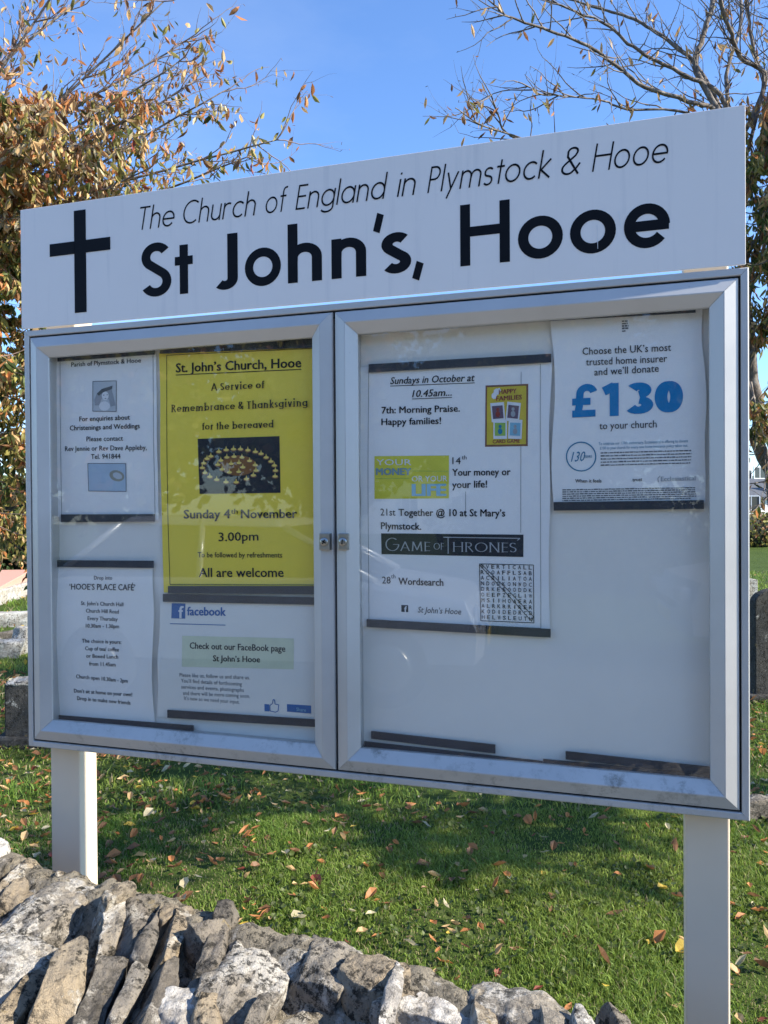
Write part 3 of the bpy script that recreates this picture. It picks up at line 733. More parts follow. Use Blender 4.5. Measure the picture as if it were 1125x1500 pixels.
s.dashes((880, 664.5), (1013, 661), 1.7, INK_SOFT, rows=5, dy=4.5, seed=3); s.dashes((824, 718.5), (1020, 715), 1.6, INK_SOFT, rows=6, dy=3.1, seed=5); s.dashes((911, 472), (921, 471.4), 2.2, INK_SOFT, rows=5, dy=3.6, seed=9)
s.text('Ecclesiastical', (968, 705), (1018.5, 703.5), 6.5, I_GREY, .01)
ring_ = [(851.4 + 21.3 * cos(a / 36 * 2 * pi), 669 + 21 * sin(a / 36 * 2 * pi)) for a in range(37)]
s.lines([ring_], 1.7, I_TEAL, 'anniversary_ring'); s.text('130', (836.5, 676.5), (857.5, 675.5), 14, I_TEAL, -.012, .35); s.text('YEARS', (855, 671), (867.5, 670.3), 3.6, I_TEAL, .01)
s.lines([[(967, 697), (963.5, 701), (964.5, 706.5)]], 1.0, I_GREY, 'logo_mark')

def strip(pts, label, yo=.0262, th=.0022, group='magnetic strips holding the sheets'):
    """pts: photo pixels of the strip's corners TL TR BR BL"""
    c = [bz(x, y, yo) for x, y in pts]; n = 10; V = []
    for i in range(n + 1):
        u = i / n; bow = .0012 * sin(pi * u) * rnd.uniform(.5, 1)
        for (a, b) in ((0, 1), (3, 2)):
            x = c[a][0] * (1 - u) + c[b][0] * u; z = c[a][1] * (1 - u) + c[b][1] * u
            V += [(x, yo - bow * .3, z), (x, yo + th, z)]
    F = []
    for i in range(n):
        b = i * 4; F += [(b, b + 2, b + 6, b + 4), (b + 1, b + 5, b + 7, b + 3), (b, b + 4, b + 5, b + 1), (b + 2, b + 3, b + 7, b + 6)]
    F += [(0, 1, 3, 2), (n * 4, n * 4 + 2, n * 4 + 3, n * 4 + 1)]
    me = mesh_np('magnetic_strip', V, F, MAGNET); o = link('magnetic_strip', me); fix_normals(o)
    o.location = nb.location; o.rotation_euler = nb.rotation_euler
    tag(o, label, 'magnetic strip', group)
strip([(84, 518), (226, 509), (226, 519), (84, 529.5)], 'dark magnetic strip along the top of the christenings notice')
strip([(234, 507), (458, 496), (458, 509), (234, 518)], 'dark magnetic strip across the top of the yellow poster', .0258)
strip([(89, 753.5), (226, 753), (226, 764), (89, 765)], 'dark magnetic strip under the christenings notice')
strip([(83, 820.5), (224.3, 821.5), (224.3, 832), (83, 830.5)], 'dark magnetic strip above the typed cafe notice')
strip([(77, 1047), (283, 1063), (283, 1074), (77, 1058)], 'long dark magnetic strip below the cafe notice running past its corner')
strip([(246, 858.5), (462, 858.5), (462, 870.5), (246, 869)], 'dark magnetic strip across the bottom of the yellow poster', .0256)
strip([(238.5, 870), (462, 875), (462, 886), (238.5, 881.5)], 'dark magnetic strip just above the facebook logo')
strip([(245, 1040), (462.5, 1054), (462.5, 1065), (245, 1051.5)], 'dark magnetic strip along the bottom of the facebook notice', .0252)
strip([(540, 533.5), (807.5, 518), (807.5, 530.5), (540, 545.5)], 'dark magnetic strip over the heading of the October sheet', .0258)
strip([(537, 907), (806.5, 921.5), (806.5, 934), (537, 918.5)], 'dark magnetic strip under the October sheet and its wordsearch', .0256)
strip([(804, 462), (1019, 451), (1019, 457.5), (804, 470)], 'thin dark magnetic strip above the blue £130 poster', .0252)
strip([(811, 735.5), (1031, 732.5), (1031, 745.5), (811, 748)], 'dark magnetic strip across the foot of the blue £130 poster', .0252)
LG = 'spare magnetic strips along the foot of the board'
strip([(543.5, 1071), (725.5, 1091), (725.5, 1104), (543.5, 1082)], 'short spare magnetic strip lying uppermost near the centre stile', .0270, group=LG)
strip([(533.5, 1086), (795, 1115), (795, 1127), (533.5, 1098)], 'long spare magnetic strip beneath the short one near the centre stile', .0270, group=LG)
strip([(828.5, 1100.5), (1045, 1124), (1045, 1135), (828.5, 1112.5)], 'upper tapering spare magnetic strip near the far post', .0245, group=LG)
strip([(795.5, 1112), (1045, 1135), (1045, 1149), (795.5, 1126)], 'lowest spare magnetic strip near the far post', .0270, group=LG)
print('board done')

# ------------------------------------------------------------------ ground and setting
def mk_ground():
    t = NT('turf'); co = t.coord('Object')
    a = t.noise(.9, 6, .6, co); b = t.noise(14, 6, .7, co); f = t.noise(120, 4, .7, co)
    c = t.ramp(b, [(.3, (.030, .050, .010)), (.55, (.080, .12, .024)), (.78, (.13, .165, .04))])
    e = t.ramp(t.noise(3.5, 6, .7, co), [(.56, 0.0), (.70, .8)])
    c = t.mix(e, c, (.060, .045, .025))
    c = t.mix(.35, c, t.ramp(a, [(.35, (.035, .060, .012)), (.65, (.080, .115, .025))]))
    t.set(c, .9, 0, .1)
    t.bump(f, .9, .02); return t.m
TURF = mk_ground()
def gz(x, y):
    return .035 * noise.noise(Vector((x * .55, y * .55, 3))) + .015 * noise.noise(Vector((x * 1.9, y * 1.9, 8)))
WU = None
# wall line: along the far top edge of the rubble wall
WZ = .80
wa = on_z(0, 1238, WZ); wb = on_z(925, 1500, WZ)
WD = (wb - wa); WD.z = 0; WD.normalize(); WC = Vector((-WD.y, WD.x, 0))      # WC points away from the camera
if WC.y < 0: WC = -WC
def wp(u, c, z=0): return Vector((wa.x, wa.y, 0)) + WD * u + WC * c + Vector((0, 0, z))
# near ground, fine grid
xs = np.concatenate([np.linspace(-160, -14, 24), np.linspace(-13, 13, 150), np.linspace(14, 160, 24)])
ys = np.concatenate([np.linspace(-40, -3, 16), np.linspace(-2.5, 22, 150), np.linspace(24, 420, 40)])
V = [(x, y, gz(x, y) if (y > 0.4 and abs(x) < 13.5 and y < 23) else 0.0) for y in ys for x in xs]
nx = len(xs); F = [(j * nx + i, j * nx + i + 1, (j + 1) * nx + i + 1, (j + 1) * nx + i) for j in range(len(ys) - 1) for i in range(nx - 1)]
V = [(x, y, z - (.25 if (Vector((x, y, 0)) - wp(0, -.3)).dot(WC) < 0 else 0)) for x, y, z in V]
link('ground', mesh_np('ground', V, F, TURF, smooth=True))['kind'] = 'structure'
def mk_asph():
    t = NT('asphalt'); co = t.coord('Object')
    t.set(t.ramp(t.noise(180, 4, .8, co), [(.3, (.035, .035, .037)), (.7, (.075, .074, .072))]), .85, 0, .3); t.bump(t.noise(300, 2, .6, co), .5, .004); return t.m
ASPH = mk_asph(); PAVE = plain('pavement_concrete', (.40, .37, .32), .9, 0, .15, 40)
m = MB()
def strip_ground(c0, c1, z, L=60):
    return [wp(-L, c0, z), wp(L, c0, z), wp(L, c1, z), wp(-L, c1, z)]
m.add(strip_ground(-7.6, -2.0, -.22), [(0, 1, 2, 3)]); m.build('road', ASPH)['kind'] = 'structure'
m = MB()
P0 = strip_ground(-1.99, -.45, -.11); P1 = strip_ground(-1.99, -.45, -.26)
m.add(P1 + P0, [(0, 3, 2, 1), (4, 5, 6, 7), (0, 1, 5, 4), (1, 2, 6, 5), (2, 3, 7, 6), (3, 0, 4, 7)]); m.build('pavement', PAVE)['kind'] = 'structure'

# hills far off
def mk_hill():
    t = NT('far_hill'); co = t.coord('Object')
    c = t.ramp(t.noise(.02, 5, .6, co), [(.4, (.05, .075, .035)), (.5, (.10, .13, .05)), (.6, (.045, .06, .04))])
    t.set(c, .95, 0, .05); return t.m
HILL = mk_hill(); V = []; F = []
nh = 60
for j in range(8):
    for i in range(nh + 1):
        x = -500 + 1000 * i / nh; t_ = j / 7
        V.append((x, 260 + 260 * t_, -1 + sin(pi * min(1, t_ * .9)) * (16 + 12 * noise.noise(Vector((x * .006, 2, 1))) + 4 * noise.noise(Vector((x * .03, 5, 1))))))
for j in range(7):
    for i in range(nh): F.append((j * (nh + 1) + i, j * (nh + 1) + i + 1, (j + 1) * (nh + 1) + i + 1, (j + 1) * (nh + 1) + i))
link('hills', mesh_np('hills', V, F, HILL, smooth=True))['kind'] = 'structure'

# ------------------------------------------------------------------ foliage materials
def leafmat(name, attr=True, col=None, trans=.35, rough=.5):
    t = NT(name)
    if attr:
        a = t.node('ShaderNodeAttribute'); a.attribute_name = 'tint'; c = a.outputs['Color']
    else:
        f = t.noise(40, 4, .6, t.coord('Object', True)); c = t.ramp(f, [(.3, tuple(x * .6 for x in col)), (.7, tuple(min(1, x * 1.25) for x in col))])
    t.set(c, rough, 0, .35)
    tl = t.node('ShaderNodeBsdfTranslucent'); t.l.new(c, tl.inputs[0]); mx = t.node('ShaderNodeMixShader'); mx.inputs[0].default_value = trans
    t.l.new(t.b.outputs[0], mx.inputs[1]); t.l.new(tl.outputs[0], mx.inputs[2]); t.l.new(mx.outputs[0], t.out.inputs['Surface']); return t.m
LEAF_ATTR = leafmat('leaf_tinted')
GRASS = leafmat('grass_blade', True, None, .42, .5)
PAL = {'olive': (.31, .27, .075), 'tan': (.62, .41, .19), 'orange': (.55, .23, .08), 'brown': (.26, .13, .06), 'green': (.085, .11, .025), 'red': (.30, .08, .05), 'yellow': (.58, .40, .06), 'pale': (.56, .48, .30)}
LM = {k: leafmat('leaf_' + k, False, v) for k, v in PAL.items()}
def mk_bark():
    t = NT('cherry_bark'); co = t.coord('Object')
    mp = t.node('ShaderNodeMapping'); mp.inputs['Scale'].default_value = (1, 1, .5); t.l.new(co, mp.inputs[0])
    c = t.ramp(t.noise(22, 6, .7, mp.outputs[0]), [(.3, (.06, .048, .04)), (.52, (.17, .14, .115)), (.74, (.46, .41, .35))])
    t.set(c, .75, 0, .3); t.bump(t.noise(60, 5, .7, co), .6, .01); return t.m
BARK = mk_bark()
TWIG = plain('twig_bark', (.26, .19, .155), .65, 0, .45, 30)
TWIGD = plain('twig_bark_dark', (.145, .12, .10), .65, 0, .6, 30)

LT = np.array([(0, 0, 0), (.22, .30, .02), (.27, .62, .05), (0, 1.0, -.02), (-.27, .62, .05), (-.22, .30, .02), (0, .30, -.05), (0, .62, -.06)], dtype=np.float32)
LF = np.array([(0, 1, 6), (0, 6, 5), (1, 2, 7), (1, 7, 6), (5, 6, 7), (5, 7, 4), (2, 3, 7), (4, 7, 3)], dtype=np.int32)
def leaf_variants(n, width=1.0, curl=.25, seed=1):
    r = random.Random(seed); out = []
    for _ in range(n):
        v = LT.copy(); w = width * r.uniform(.7, 1.15); cu = curl * r.uniform(-.6, 1.4); sd_ = r.uniform(-.12, .12)
        v[:, 0] *= w; y = v[:, 1].copy(); v[:, 2] += cu * (y ** 2) * .8; v[:, 0] += sd_ * y ** 2
        v[:, 2] *= r.uniform(.8, 1.9); out.append(v)
    return out
def rotm(e): return np.array(Euler(e).to_matrix(), dtype=np.float32)

def build_leaves(items, name, parent, mat_attr, variants):
    """items: (pos, 3x3 rot, size, colour) -> one mesh"""
    if not items: return None
    V = np.concatenate([variants[i % len(variants)] @ (R.T * s_) + np.array(p, dtype=np.float32) for i, (p, R, s_, c) in enumerate(items)])
    n = len(items); F = (LF[None] + (np.arange(n) * 8)[:, None, None]).reshape(-1, 3)
    C = np.repeat(np.array([PALJ(c, i) for i, (p, R, s_, c) in enumerate(items)], dtype=np.float32), 8, axis=0)
    return link(name, mesh_np(name, V, F, mat_attr, C), parent)
def PALJ(c, i):
    k = .65 + .7 * ((i * 7919) % 101) / 101.; b = PAL[c]; return (b[0] * k, b[1] * k, b[2] * k)

# ------------------------------------------------------------------ trees
def hang(r, spread=.58):
    # leaf's +Y (stem to tip) points mostly downwards
    d = Vector((r.gauss(0, spread), r.gauss(0, spread), -1)).normalized()
    x = Vector((r.gauss(0, 1), r.gauss(0, 1), r.gauss(0, .3))); x = (x - d * x.dot(d)).normalized(); z = x.cross(d)
    return np.array([[x.x, d.x, z.x], [x.y, d.y, z.y], [x.z, d.z, z.z]], dtype=np.float32)

class Tree:
    def __init__(s, name, label, base, seed):
        s.root = empty(name, base); s.inv = -Vector(base); tag(s.root, label, 'tree'); s.r = random.Random(seed)
        s.twigs = MB(); s.leaves = []; s.tips = []
    def L(s, p): return Vector(p) + s.inv
    def limb(s, pts, r0, r1, name='limb', n=8, sub=5, mat=BARK):
        P = smooth(pts, sub, s.r, r0 * .28); m = len(P)
        rad = [(r0 + (r1 - r0) * (i / (m - 1)) ** .8) * s.r.uniform(.93, 1.07) for i in range(m)]
        mb = MB(); mb.tube([s.L(p) for p in P], rad, n); mb.build(name, mat, s.root); return P, rad
    def twig(s, p, d, L, r, lev, leafp, up=.1, wig=.18):
        n = max(3, int(L / .05)); P = [Vector(p)]; d = Vector(d).normalized()
        for i in range(n):
            d = (d + Vector((s.r.gauss(0, wig), s.r.gauss(0, wig), s.r.gauss(0, wig) + up * .3))).normalized(); P.append(P[-1] + d * L / n)
        rad = [r * (1 - .75 * i / n) for i in range(n + 1)]
        s.twigs.tube([s.L(q) for q in P], rad, 4 if r < .003 else 5, False)
        for i in range(1, n + 1):
            s.tips.append((P[i], lev))
            lp = leafp(P[i])
            k = int(lp) + (1 if s.r.random() < lp - int(lp) else 0)
            for _ in range(k):
                s.leaves.append(P[i] + Vector((s.r.gauss(0, .012), s.r.gauss(0, .012), -.004)))
            if lev > 0 and s.r.random() < (.40 if lev > 1 else .28):
                q = Vector((s.r.gauss(0, 1), s.r.gauss(0, 1), s.r.gauss(0, 1) + .25)); q = (q - d * q.dot(d)).normalized()
                s.twig(P[i], d * .75 + q * .8, L * s.r.uniform(.35, .6), max(.0012, rad[i] * .65), lev - 1, leafp, up, wig)
            elif s.r.random() < .25:   # short spur
                q = Vector((s.r.gauss(0, 1), s.r.gauss(0, 1), s.r.gauss(0, 1))).normalized(); s.twigs.tube([s.L(P[i]), s.L(P[i] + q * .018)], [max(.0016, rad[i] * .7), .0016], 4, False)
    def finish(s, variants, choose, size, tw, max_ind=290, hidden=None):
        s.twigs.build('twigs', tw, s.root)['kind'] = 'stuff'
        items = []
        for p in s.leaves:
            items.append((p, hang(s.r), s.r.uniform(*size), choose(p, s.r)))
        sc = []
        for i, (p, R, z, c) in enumerate(items):
            q = pix(p)
            ok = q and -5 < q[0] < 1130 and -5 < q[1] < 1505 and not (hidden and hidden(q))
            sc.append((z / q[2] if ok else -1, i))
        sc.sort(reverse=True); ind = {i for v, i in sc[:max_ind] if v > 0}
        lm = {}
        for i in ind:
            p, R, z, c = items[i]; k = (c, i % len(variants))
            if k not in lm: lm[k] = mesh_np('leaf', variants[k[1]], LF, LM[c])
            o = link('leaf', lm[k], s.root); M = Matrix(R.tolist()).to_4x4(); o.matrix_local = Matrix.Translation(s.L(p)) @ M @ Matrix.Scale(z, 4)
        rest = [(s.L(p), R, z, c) for i, (p, R, z, c) in enumerate(items) if i not in ind]
        o = build_leaves(rest, 'foliage', s.root, LEAF_ATTR, variants)
        if o: o['kind'] = 'stuff'
def smooth(pts, sub, r, jit=0):
    P = [Vector(p) for p in pts]; out = []
    for i in range(len(P) - 1):
        a = P[max(i - 1, 0)]; b = P[i]; c = P[i + 1]; d = P[min(i + 2, len(P) - 1)]
        for k in range(sub):
            t = k / sub; q = .5 * ((2 * b) + (c - a) * t + (2 * a - 5 * b + 4 * c - d) * t * t + (3 * b - a - 3 * c + d) * t ** 3)
            if out: q = q + Vector((r.gauss(0, jit), r.gauss(0, jit), r.gauss(0, jit))) * .5
            out.append(q)
    out.append(P[-1]); return out
def behind_board(q): return 34 < q[0] < 1092 and q[1] > 309 - .147 * (q[0] - 29) and q[1] < 1092 + .106 * (q[0] - 42)

# left tree: cherry in autumn leaf, trunk out of view on the left
LY = 5.2
base = at(-330, 740, LY); base.z = gz(base.x, base.y) - .02
tl = Tree('cherry_tree', 'autumn cherry tree thick with olive, tan and orange leaves', base, 11)
fork = at(-300, 560, LY)
P, _ = tl.limb([base, base + Vector((.03, .02, .8)), fork], .13, .10, 'trunk', 12)
r = tl.r
def lp_left(p):
    q = pix(p)
    if not q: return .6
    x, y = q[0], q[1]
    if x > 460: return 0
    d = 1.5
    if y < 60: d = .30
    elif y < 130: d = .34 + (.3 if x < 60 else 0)
    elif x > 215: d = .65
    if x < 60 and y > 140: d = 4.0
    elif x < 215 and y > 130: d = 2.0
    return d
ends = [((120, -70), 4.6, .6), ((165, -40), 5.6, 0), ((240, 2), 5.0, .3), ((268, 62), 5.3, 0), ((262, 90), 4.8, -.3), ((285, 118), 5.4, 0), ((240, 150), 4.9, .3), ((325, 135), 5.1, 0), ((362, 230), 5.2, 0), ((405, 205), 4.9, 0),
        ((200, 200), 5.5, 0), ((212, 250), 4.7, 0), ((150, 300), 5.0, 0), ((190, 330), 5.8, 0), ((60, 200), 4.6, 0), ((100, 240), 5.6, 0), ((40, 330), 4.8, 0), ((90, 400), 5.4, 0), ((30, 420), 5.0, 0), ((60, 500), 5.5, 0), ((20, 540), 4.8, 0), ((70, 600), 5.3, 0), ((15, 650), 5.1, 0), ((45, 720), 5.4, 0), ((-10, 760), 5.0, 0), ((-150, 0), 5.2, 0), ((-250, 100), 4.6, 0), ((-420, 200), 5.4, 0), ((-60, 100), 5.8, 0), ((-100, 300), 4.4, 0), ((-520, 330), 5, 0), ((40, 30), 5.6, 0), ((120, 110), 5.2, 0), ((20, 120), 4.7, 0)]
for i, (e, Y, _) in enumerate(ends):
    E_ = at(e[0], e[1], Y); S_ = fork + Vector((r.uniform(-.15, .2), r.uniform(-.2, .2), r.uniform(-.3, .5)))
    mid = S_.lerp(E_, .5) + Vector((0, r.uniform(-.15, .15), r.uniform(.02, .22)))
    if e[1] > 380: mid.z += .18
    P, rad = tl.limb([S_, mid, E_], .022, .0035, 'limb', 6, 8, BARK)
    for k in range(4, len(P)):
        q = pix(P[k])
        for _ in range(3 if k > 8 else 2):
            d = (P[k] - P[k - 1]).normalized(); dd = d + Vector((r.gauss(0, .45), r.gauss(0, .45), r.gauss(0, .45)))
            if r.random() < .8: tl.twig(P[k], dd, r.uniform(.20, .50), .0040, 1, lp_left, .06)
def ch_left(p, r):
    q = pix(p); a = r.random()
    if q and q[1] < 150: 
        return 'tan' if a < .28 else 'orange' if a < .56 else 'brown' if a < .78 else 'olive' if a < .92 else 'green'
    if q and q[1] > 330: return 'olive' if a < .38 else 'green' if a < .62 else 'tan' if a < .78 else 'orange' if a < .90 else 'brown'
    return 'olive' if a < .30 else 'tan' if a < .55 else 'brown' if a < .66 else 'orange' if a < .78 else 'green' if a < .85 else 'pale' if a < .98 else 'red'
tl.finish(leaf_variants(8, .72, .4, 3), ch_left, (.036, .086), TWIG, 290, behind_board)

# right tree: nearly bare, limbs reaching over the header
RY = 5.0
base = at(1190, 1040, 5.7); base.z = gz(base.x, base.y) - .02
tr = Tree('bare_tree', 'almost bare tree with pale trunk and a few hanging dead leaves', base, 5); r = tr.r
f1 = at(1062, 150, 5.2)
trunkP, _ = tr.limb([base, at(1165, 860, 5.6), at(1124, 690, 5.5), at(1106, 580, 5.4), at(1088, 420, 5.3), at(1076, 260, 5.2), at(1072, 190, 5.2)], .066, .024, 'trunk', 12, 6)
def lp_r(p):
    q = pix(p)
    if not q: return .1
    if q[0] > 1080 and 140 < q[1] < 640: return 3.2
    if q[1] > 130: return .28
    return .07
limbs = [([(1078, 200), (1045, 160), (1022, 152), (945, 127), (899, 93), (861, 67), (806, 46), (760, 30), (730, 15), (722, -8)], 5.2, 4.5, .019, .003),
 ([(1080, 210), (1055, 139), (1005, 110), (962, 89), (920, 63), (886, 34), (844, 17), (785, -8)], 5.2, 4.9, .018, .004),
 ([(1074, 195), (1021, 97), (988, 67), (954, 42), (920, 25), (878, 13), (820, -6)], 5.2, 5.5, .018, .005),
 ([(1074, 195), (1021, 105), (1030, 55), (1043, 8), (1050, -60)], 5.1, 5.3, .021, .012),
 ([(1080, 215), (1122, 118), (1085, 84), (1072, 50), (1059, 13), (1050, -40)], 5.3, 4.9, .017, .009),
 ([(1085, 260), (1118, 126), (1106, 84), (1097, 34), (1091, -20)], 5.2, 5.2, .013, .008),
 ([(1078, 220), (1009, 166), (920, 160), (886, 148), (853, 143), (810, 139), (772, 127)], 5.1, 4.7, .010, .002),
 ([(1080, 300), (900, 250), (755, 202), (730, 168), (720, 139)], 5.2, 4.6, .012, .0025), ([(900, 250), (753, 199), (705, 183), (667, 158)], 5.0, 4.4, .008, .002),
 ([(1090, 420), (1135, 300), (1180, 150), (1200, -40)], 5.3, 5.6, .017, .008), ([(1092, 380), (1110, 350), (1150, 330), (1230, 280)], 5.3, 5.1, .016, .005), ([(1100, 520), (1140, 470), (1200, 430), (1300, 420)], 5.3, 5.5, .02, .005),
 ([(1072, 190), (1065, 110), (1085, 30), (1080, -60)], 5.2, 5.8, .016, .008), ([(1095, 560), (1118, 620), (1135, 640), (1180, 650)], 5.35, 5.1, .016, .005), ([(1088, 300), (1112, 240), (1128, 215), (1165, 190)], 5.2, 5.0, .010, .003), ([(1095, 450), (1108, 400), (1128, 380), (1170, 350)], 5.3, 4.9, .010, .003), ([(1098, 540), (1112, 500), (1135, 470), (1180, 440)], 5.3, 5.1, .010, .003), ([(1100, 560), (1108, 600), (1122, 660), (1130, 730)], 5.3, 4.9, .008, .002), ([(1080, 260), (1100, 290), (1122, 330), (1140, 400)], 5.2, 4.9, .008, .002),
 ([(1120, 170), (1145, 60), (1150, -40)], 5.4, 5.1, .014, .006), ([(1085, 330), (1105, 250), (1130, 190), (1140, 100)], 5.2, 4.9, .014, .005)]
for i, (pp, Y0, Y1, r0, r1) in enumerate(limbs):
    pts = [at(x, y, Y0 + (Y1 - Y0) * k / (len(pp) - 1)) for k, (x, y) in enumerate(pp)]
    P, rad = tr.limb(pts, r0 * .95, r1 * 1.3, 'limb', 7, 5, BARK)
    for k in range(3, len(P)):
        d = (P[k] - P[k - 1]).normalized(); right = i >= 9
        for _ in range(2 if right else 1):
            q = pix(P[k]); low = q and q[1] > 130
            if r.random() < (.95 if (right or i in (3, 4, 5)) else .46 if low else .75):
                side = Vector((r.gauss(0, .6), r.gauss(0, .6), r.gauss(.25, .5))); tr.twig(P[k], d * .9 + side, r.uniform(.14, .55), .0046, 1 if r.random() < .8 else 0, lp_r, .12, .14)
def ch_r(p, r):
    q = pix(p); a = r.random()
    if q and q[0] > 1085 and q[1] > 180: return 'olive' if a < .45 else 'tan' if a < .60 else 'brown' if a < .70 else 'green' if a < .95 else 'orange'
    return 'tan' if a < .5 else 'brown' if a < .8 else 'olive' if a < .92 else 'orange'
# crown continuing out of view to the right
for k in range(34):
    S_ = at(1130 + r.uniform(0, 60), r.uniform(100, 420), 5.3); E_ = S_ + Vector((r.uniform(.3, 2.2), r.uniform(-3.4, .8), r.uniform(-.1, 1.9)))
    P, rad = tr.limb([S_, S_.lerp(E_, .5) + Vector((0, 0, .15)), E_], .018, .004, 'limb', 5, 5)
    for q in P[2:]:
        for _ in range(2): tr.twig(q, Vector((r.gauss(.3, 1), r.gauss(0, 1), r.gauss(.3, .8))), r.uniform(.2, .5), .004, 1, lambda p: 1.1, .1)
for k in range(17):      # unseen leafy crown, set where its shade dapples the grass
    c_ = Vector((r.uniform(2.2, 4.6), r.uniform(2.0, 4.0), r.uniform(1.7, 3.0))); h_ = base.lerp(c_, .5); h_.z = max(h_.z, 1.4)
    P, rad = tr.limb([at(1150, 640, 5.4), h_ + Vector((.5, 0, .5)), c_], .03, .008, 'limb', 6, 5)
    for _ in range(17): tr.twig(c_, Vector((r.gauss(0, 1), r.gauss(0, 1), r.gauss(0, .7))), r.uniform(.2, .45), .004, 1, lambda p: 3.6, 0)
tr.finish(leaf_variants(6, .62, .35, 8), ch_r, (.050, .082), TWIGD, 250, behind_board)
print('trees done')

# ------------------------------------------------------------------ shrubs and hedge built of leaf clumps
def clump(name, label, cat, c, rad, n, size, cols, seed, kind=None, group=None, core=True):
    r = random.Random(seed); items = []; root = empty(name, (c[0], c[1], 0)); tag(root, label, cat, group, kind)
    for _ in range(n):
        th, ph = r.uniform(0, 2 * pi), math.acos(r.uniform(-1, 1)); k = r.uniform(.72, 1.05) 
        d = Vector((sin(ph) * cos(th), sin(ph) * sin(th), cos(ph))); f = 1 + .28 * noise.noise(d * 2.2 + Vector((seed, 0, 0)))
        p = Vector((d.x * rad[0], d.y * rad[1], d.z * rad[2])) * k * f + Vector((0, 0, c[2]))
        if p.z < .02: continue
        items.append((p, rotm((r.uniform(0, 6), r.uniform(0, 6), r.uniform(0, 6))), r.uniform(*size), r.choice(cols)))
    o = build_leaves(items, 'foliage', root, LEAF_ATTR, leaf_variants(4, 1.3, .3, seed))
    o['kind'] = 'stuff'
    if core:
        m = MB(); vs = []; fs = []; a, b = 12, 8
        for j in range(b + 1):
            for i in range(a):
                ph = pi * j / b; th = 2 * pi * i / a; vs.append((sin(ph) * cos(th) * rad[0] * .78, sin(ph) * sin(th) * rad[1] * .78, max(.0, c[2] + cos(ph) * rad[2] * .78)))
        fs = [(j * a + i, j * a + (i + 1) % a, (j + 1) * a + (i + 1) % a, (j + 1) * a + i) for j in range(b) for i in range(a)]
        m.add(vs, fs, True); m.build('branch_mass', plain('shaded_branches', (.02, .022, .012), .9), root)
    return root
DG_ = ['green', 'green', 'olive', 'brown']
for i, (x, y, w) in enumerate(((-9.5, 15, 2.2), (-6.2, 15.6, 2.1), (-3.0, 16.2, 1.9))):
    clump('shrub', ('dark evergreen shrub standing beyond the flat pink tomb', 'dark green shrub beyond the lawn between two others', 'dark bushy shrub hidden behind the middle of the board')[i], 'shrub', (x, y, 1.0), (w, 1.1, 1.35), 5000, (.07, .13), DG_, 20 + i)
for i, (x, y, w) in enumerate(((1.0, 24, 3), (6.0, 25, 3), (10.4, 25, 2.6), (14.6, 26, 3))):
    clump('hedge', ('low clipped hedge behind the left part of the board', 'low hedge behind the right part of the board', 'low green hedge beyond the black headstone', 'low green hedge at the far right of the lawn')[i], 'hedge', (x, y, .45), (w, .8, .75), 3500, (.08, .15), ['green', 'olive', 'olive', 'brown'], 30 + i)

# ------------------------------------------------------------------ grass
gr = np.random.default_rng(4)
def grass(n, ylo, yhi, hgt, wid, name, label):
    # sample ground points inside the view cone, with a margin
    y = (gr.random(n) * (yhi ** 2 - ylo ** 2) + ylo ** 2) ** .5
    x = (gr.random(n) * 1.3 - .65) * y
    c = (x - wa.x) * WC.x + (y - wa.y) * WC.y
    k = c > .02; x, y = x[k], y[k]
    # bare and dense patches
    def lat(x, y, s, o): return np.array([noise.noise(Vector((a * s, b * s, o))) for a, b in zip(x, y)])
    lx = lat(x, y, 2.2, 1.0); ly = lat(x, y, .8, 5.0)
    keep = gr.random(len(x)) < np.clip(.70 + 1.0 * lx, .28, 1); x, y, lx, ly = x[keep], y[keep], lx[keep], ly[keep]
    z = np.array([gz(a, b) for a, b in zip(x, y)])
    n = len(x); h = hgt * (.4 + .9 * gr.random(n)) * (1 + 1.1 * lx); w = wid * (.6 + .7 * gr.random(n)); a = gr.random(n) * 2 * pi; b = gr.random(n) * 2 * pi
    lean = h * (.25 + .9 * gr.random(n)); wx, wy = np.cos(a) * w / 2, np.sin(a) * w / 2; dx, dy = np.cos(b) * lean, np.sin(b) * lean
    V = np.empty((n, 5, 3), dtype=np.float32)
    V[:, 0] = np.stack([x - wx, y - wy, z - .004], 1); V[:, 1] = np.stack([x + wx, y + wy, z - .004], 1)
    V[:, 2] = np.stack([x + wx * .8 + dx * .35, y + wy * .8 + dy * .35, z + h * .6], 1); V[:, 3] = np.stack([x - wx * .8 + dx * .35, y - wy * .8 + dy * .35, z + h * .6], 1)
    V[:, 4] = np.stack([x + dx, y + dy, z + h * .9], 1)
    base = np.arange(n)[:, None] * 5
    F = np.concatenate([base + np.array([0, 1, 2]), base + np.array([0, 2, 3]), base + np.array([3, 2, 4])])
    g = gr.random(n); t = np.clip(.5 + .9 * ly + .35 * (g - .5), 0, 1)
    C = np.stack([.12 + .19 * t, .24 + .14 * t, .035 + .04 * t], 1)
    dry = gr.random(n) < .06 + .5 * np.clip(-lx - ly + .1, 0, 1); C *= .90; C[dry] = (.36, .30, .16); C *= (.65 + .7 * gr.random(n))[:, None]
    o = link(name, mesh_np(name, V.reshape(-1, 3), F, GRASS, np.repeat(C, 5, axis=0))); tag(o, label, 'grass', None, 'stuff')
grass(260000, 1.3, 3.6, .022, .0034, 'grass', 'short uneven green grass between the wall and the trees')
grass(100000, 3.6, 8.0, .034, .006, 'far_grass', 'short green grass farther off among the gravestones')
grass(40000, 8.0, 16.0, .06, .014, 'distant_grass', 'sunlit grass in the far part of the churchyard')
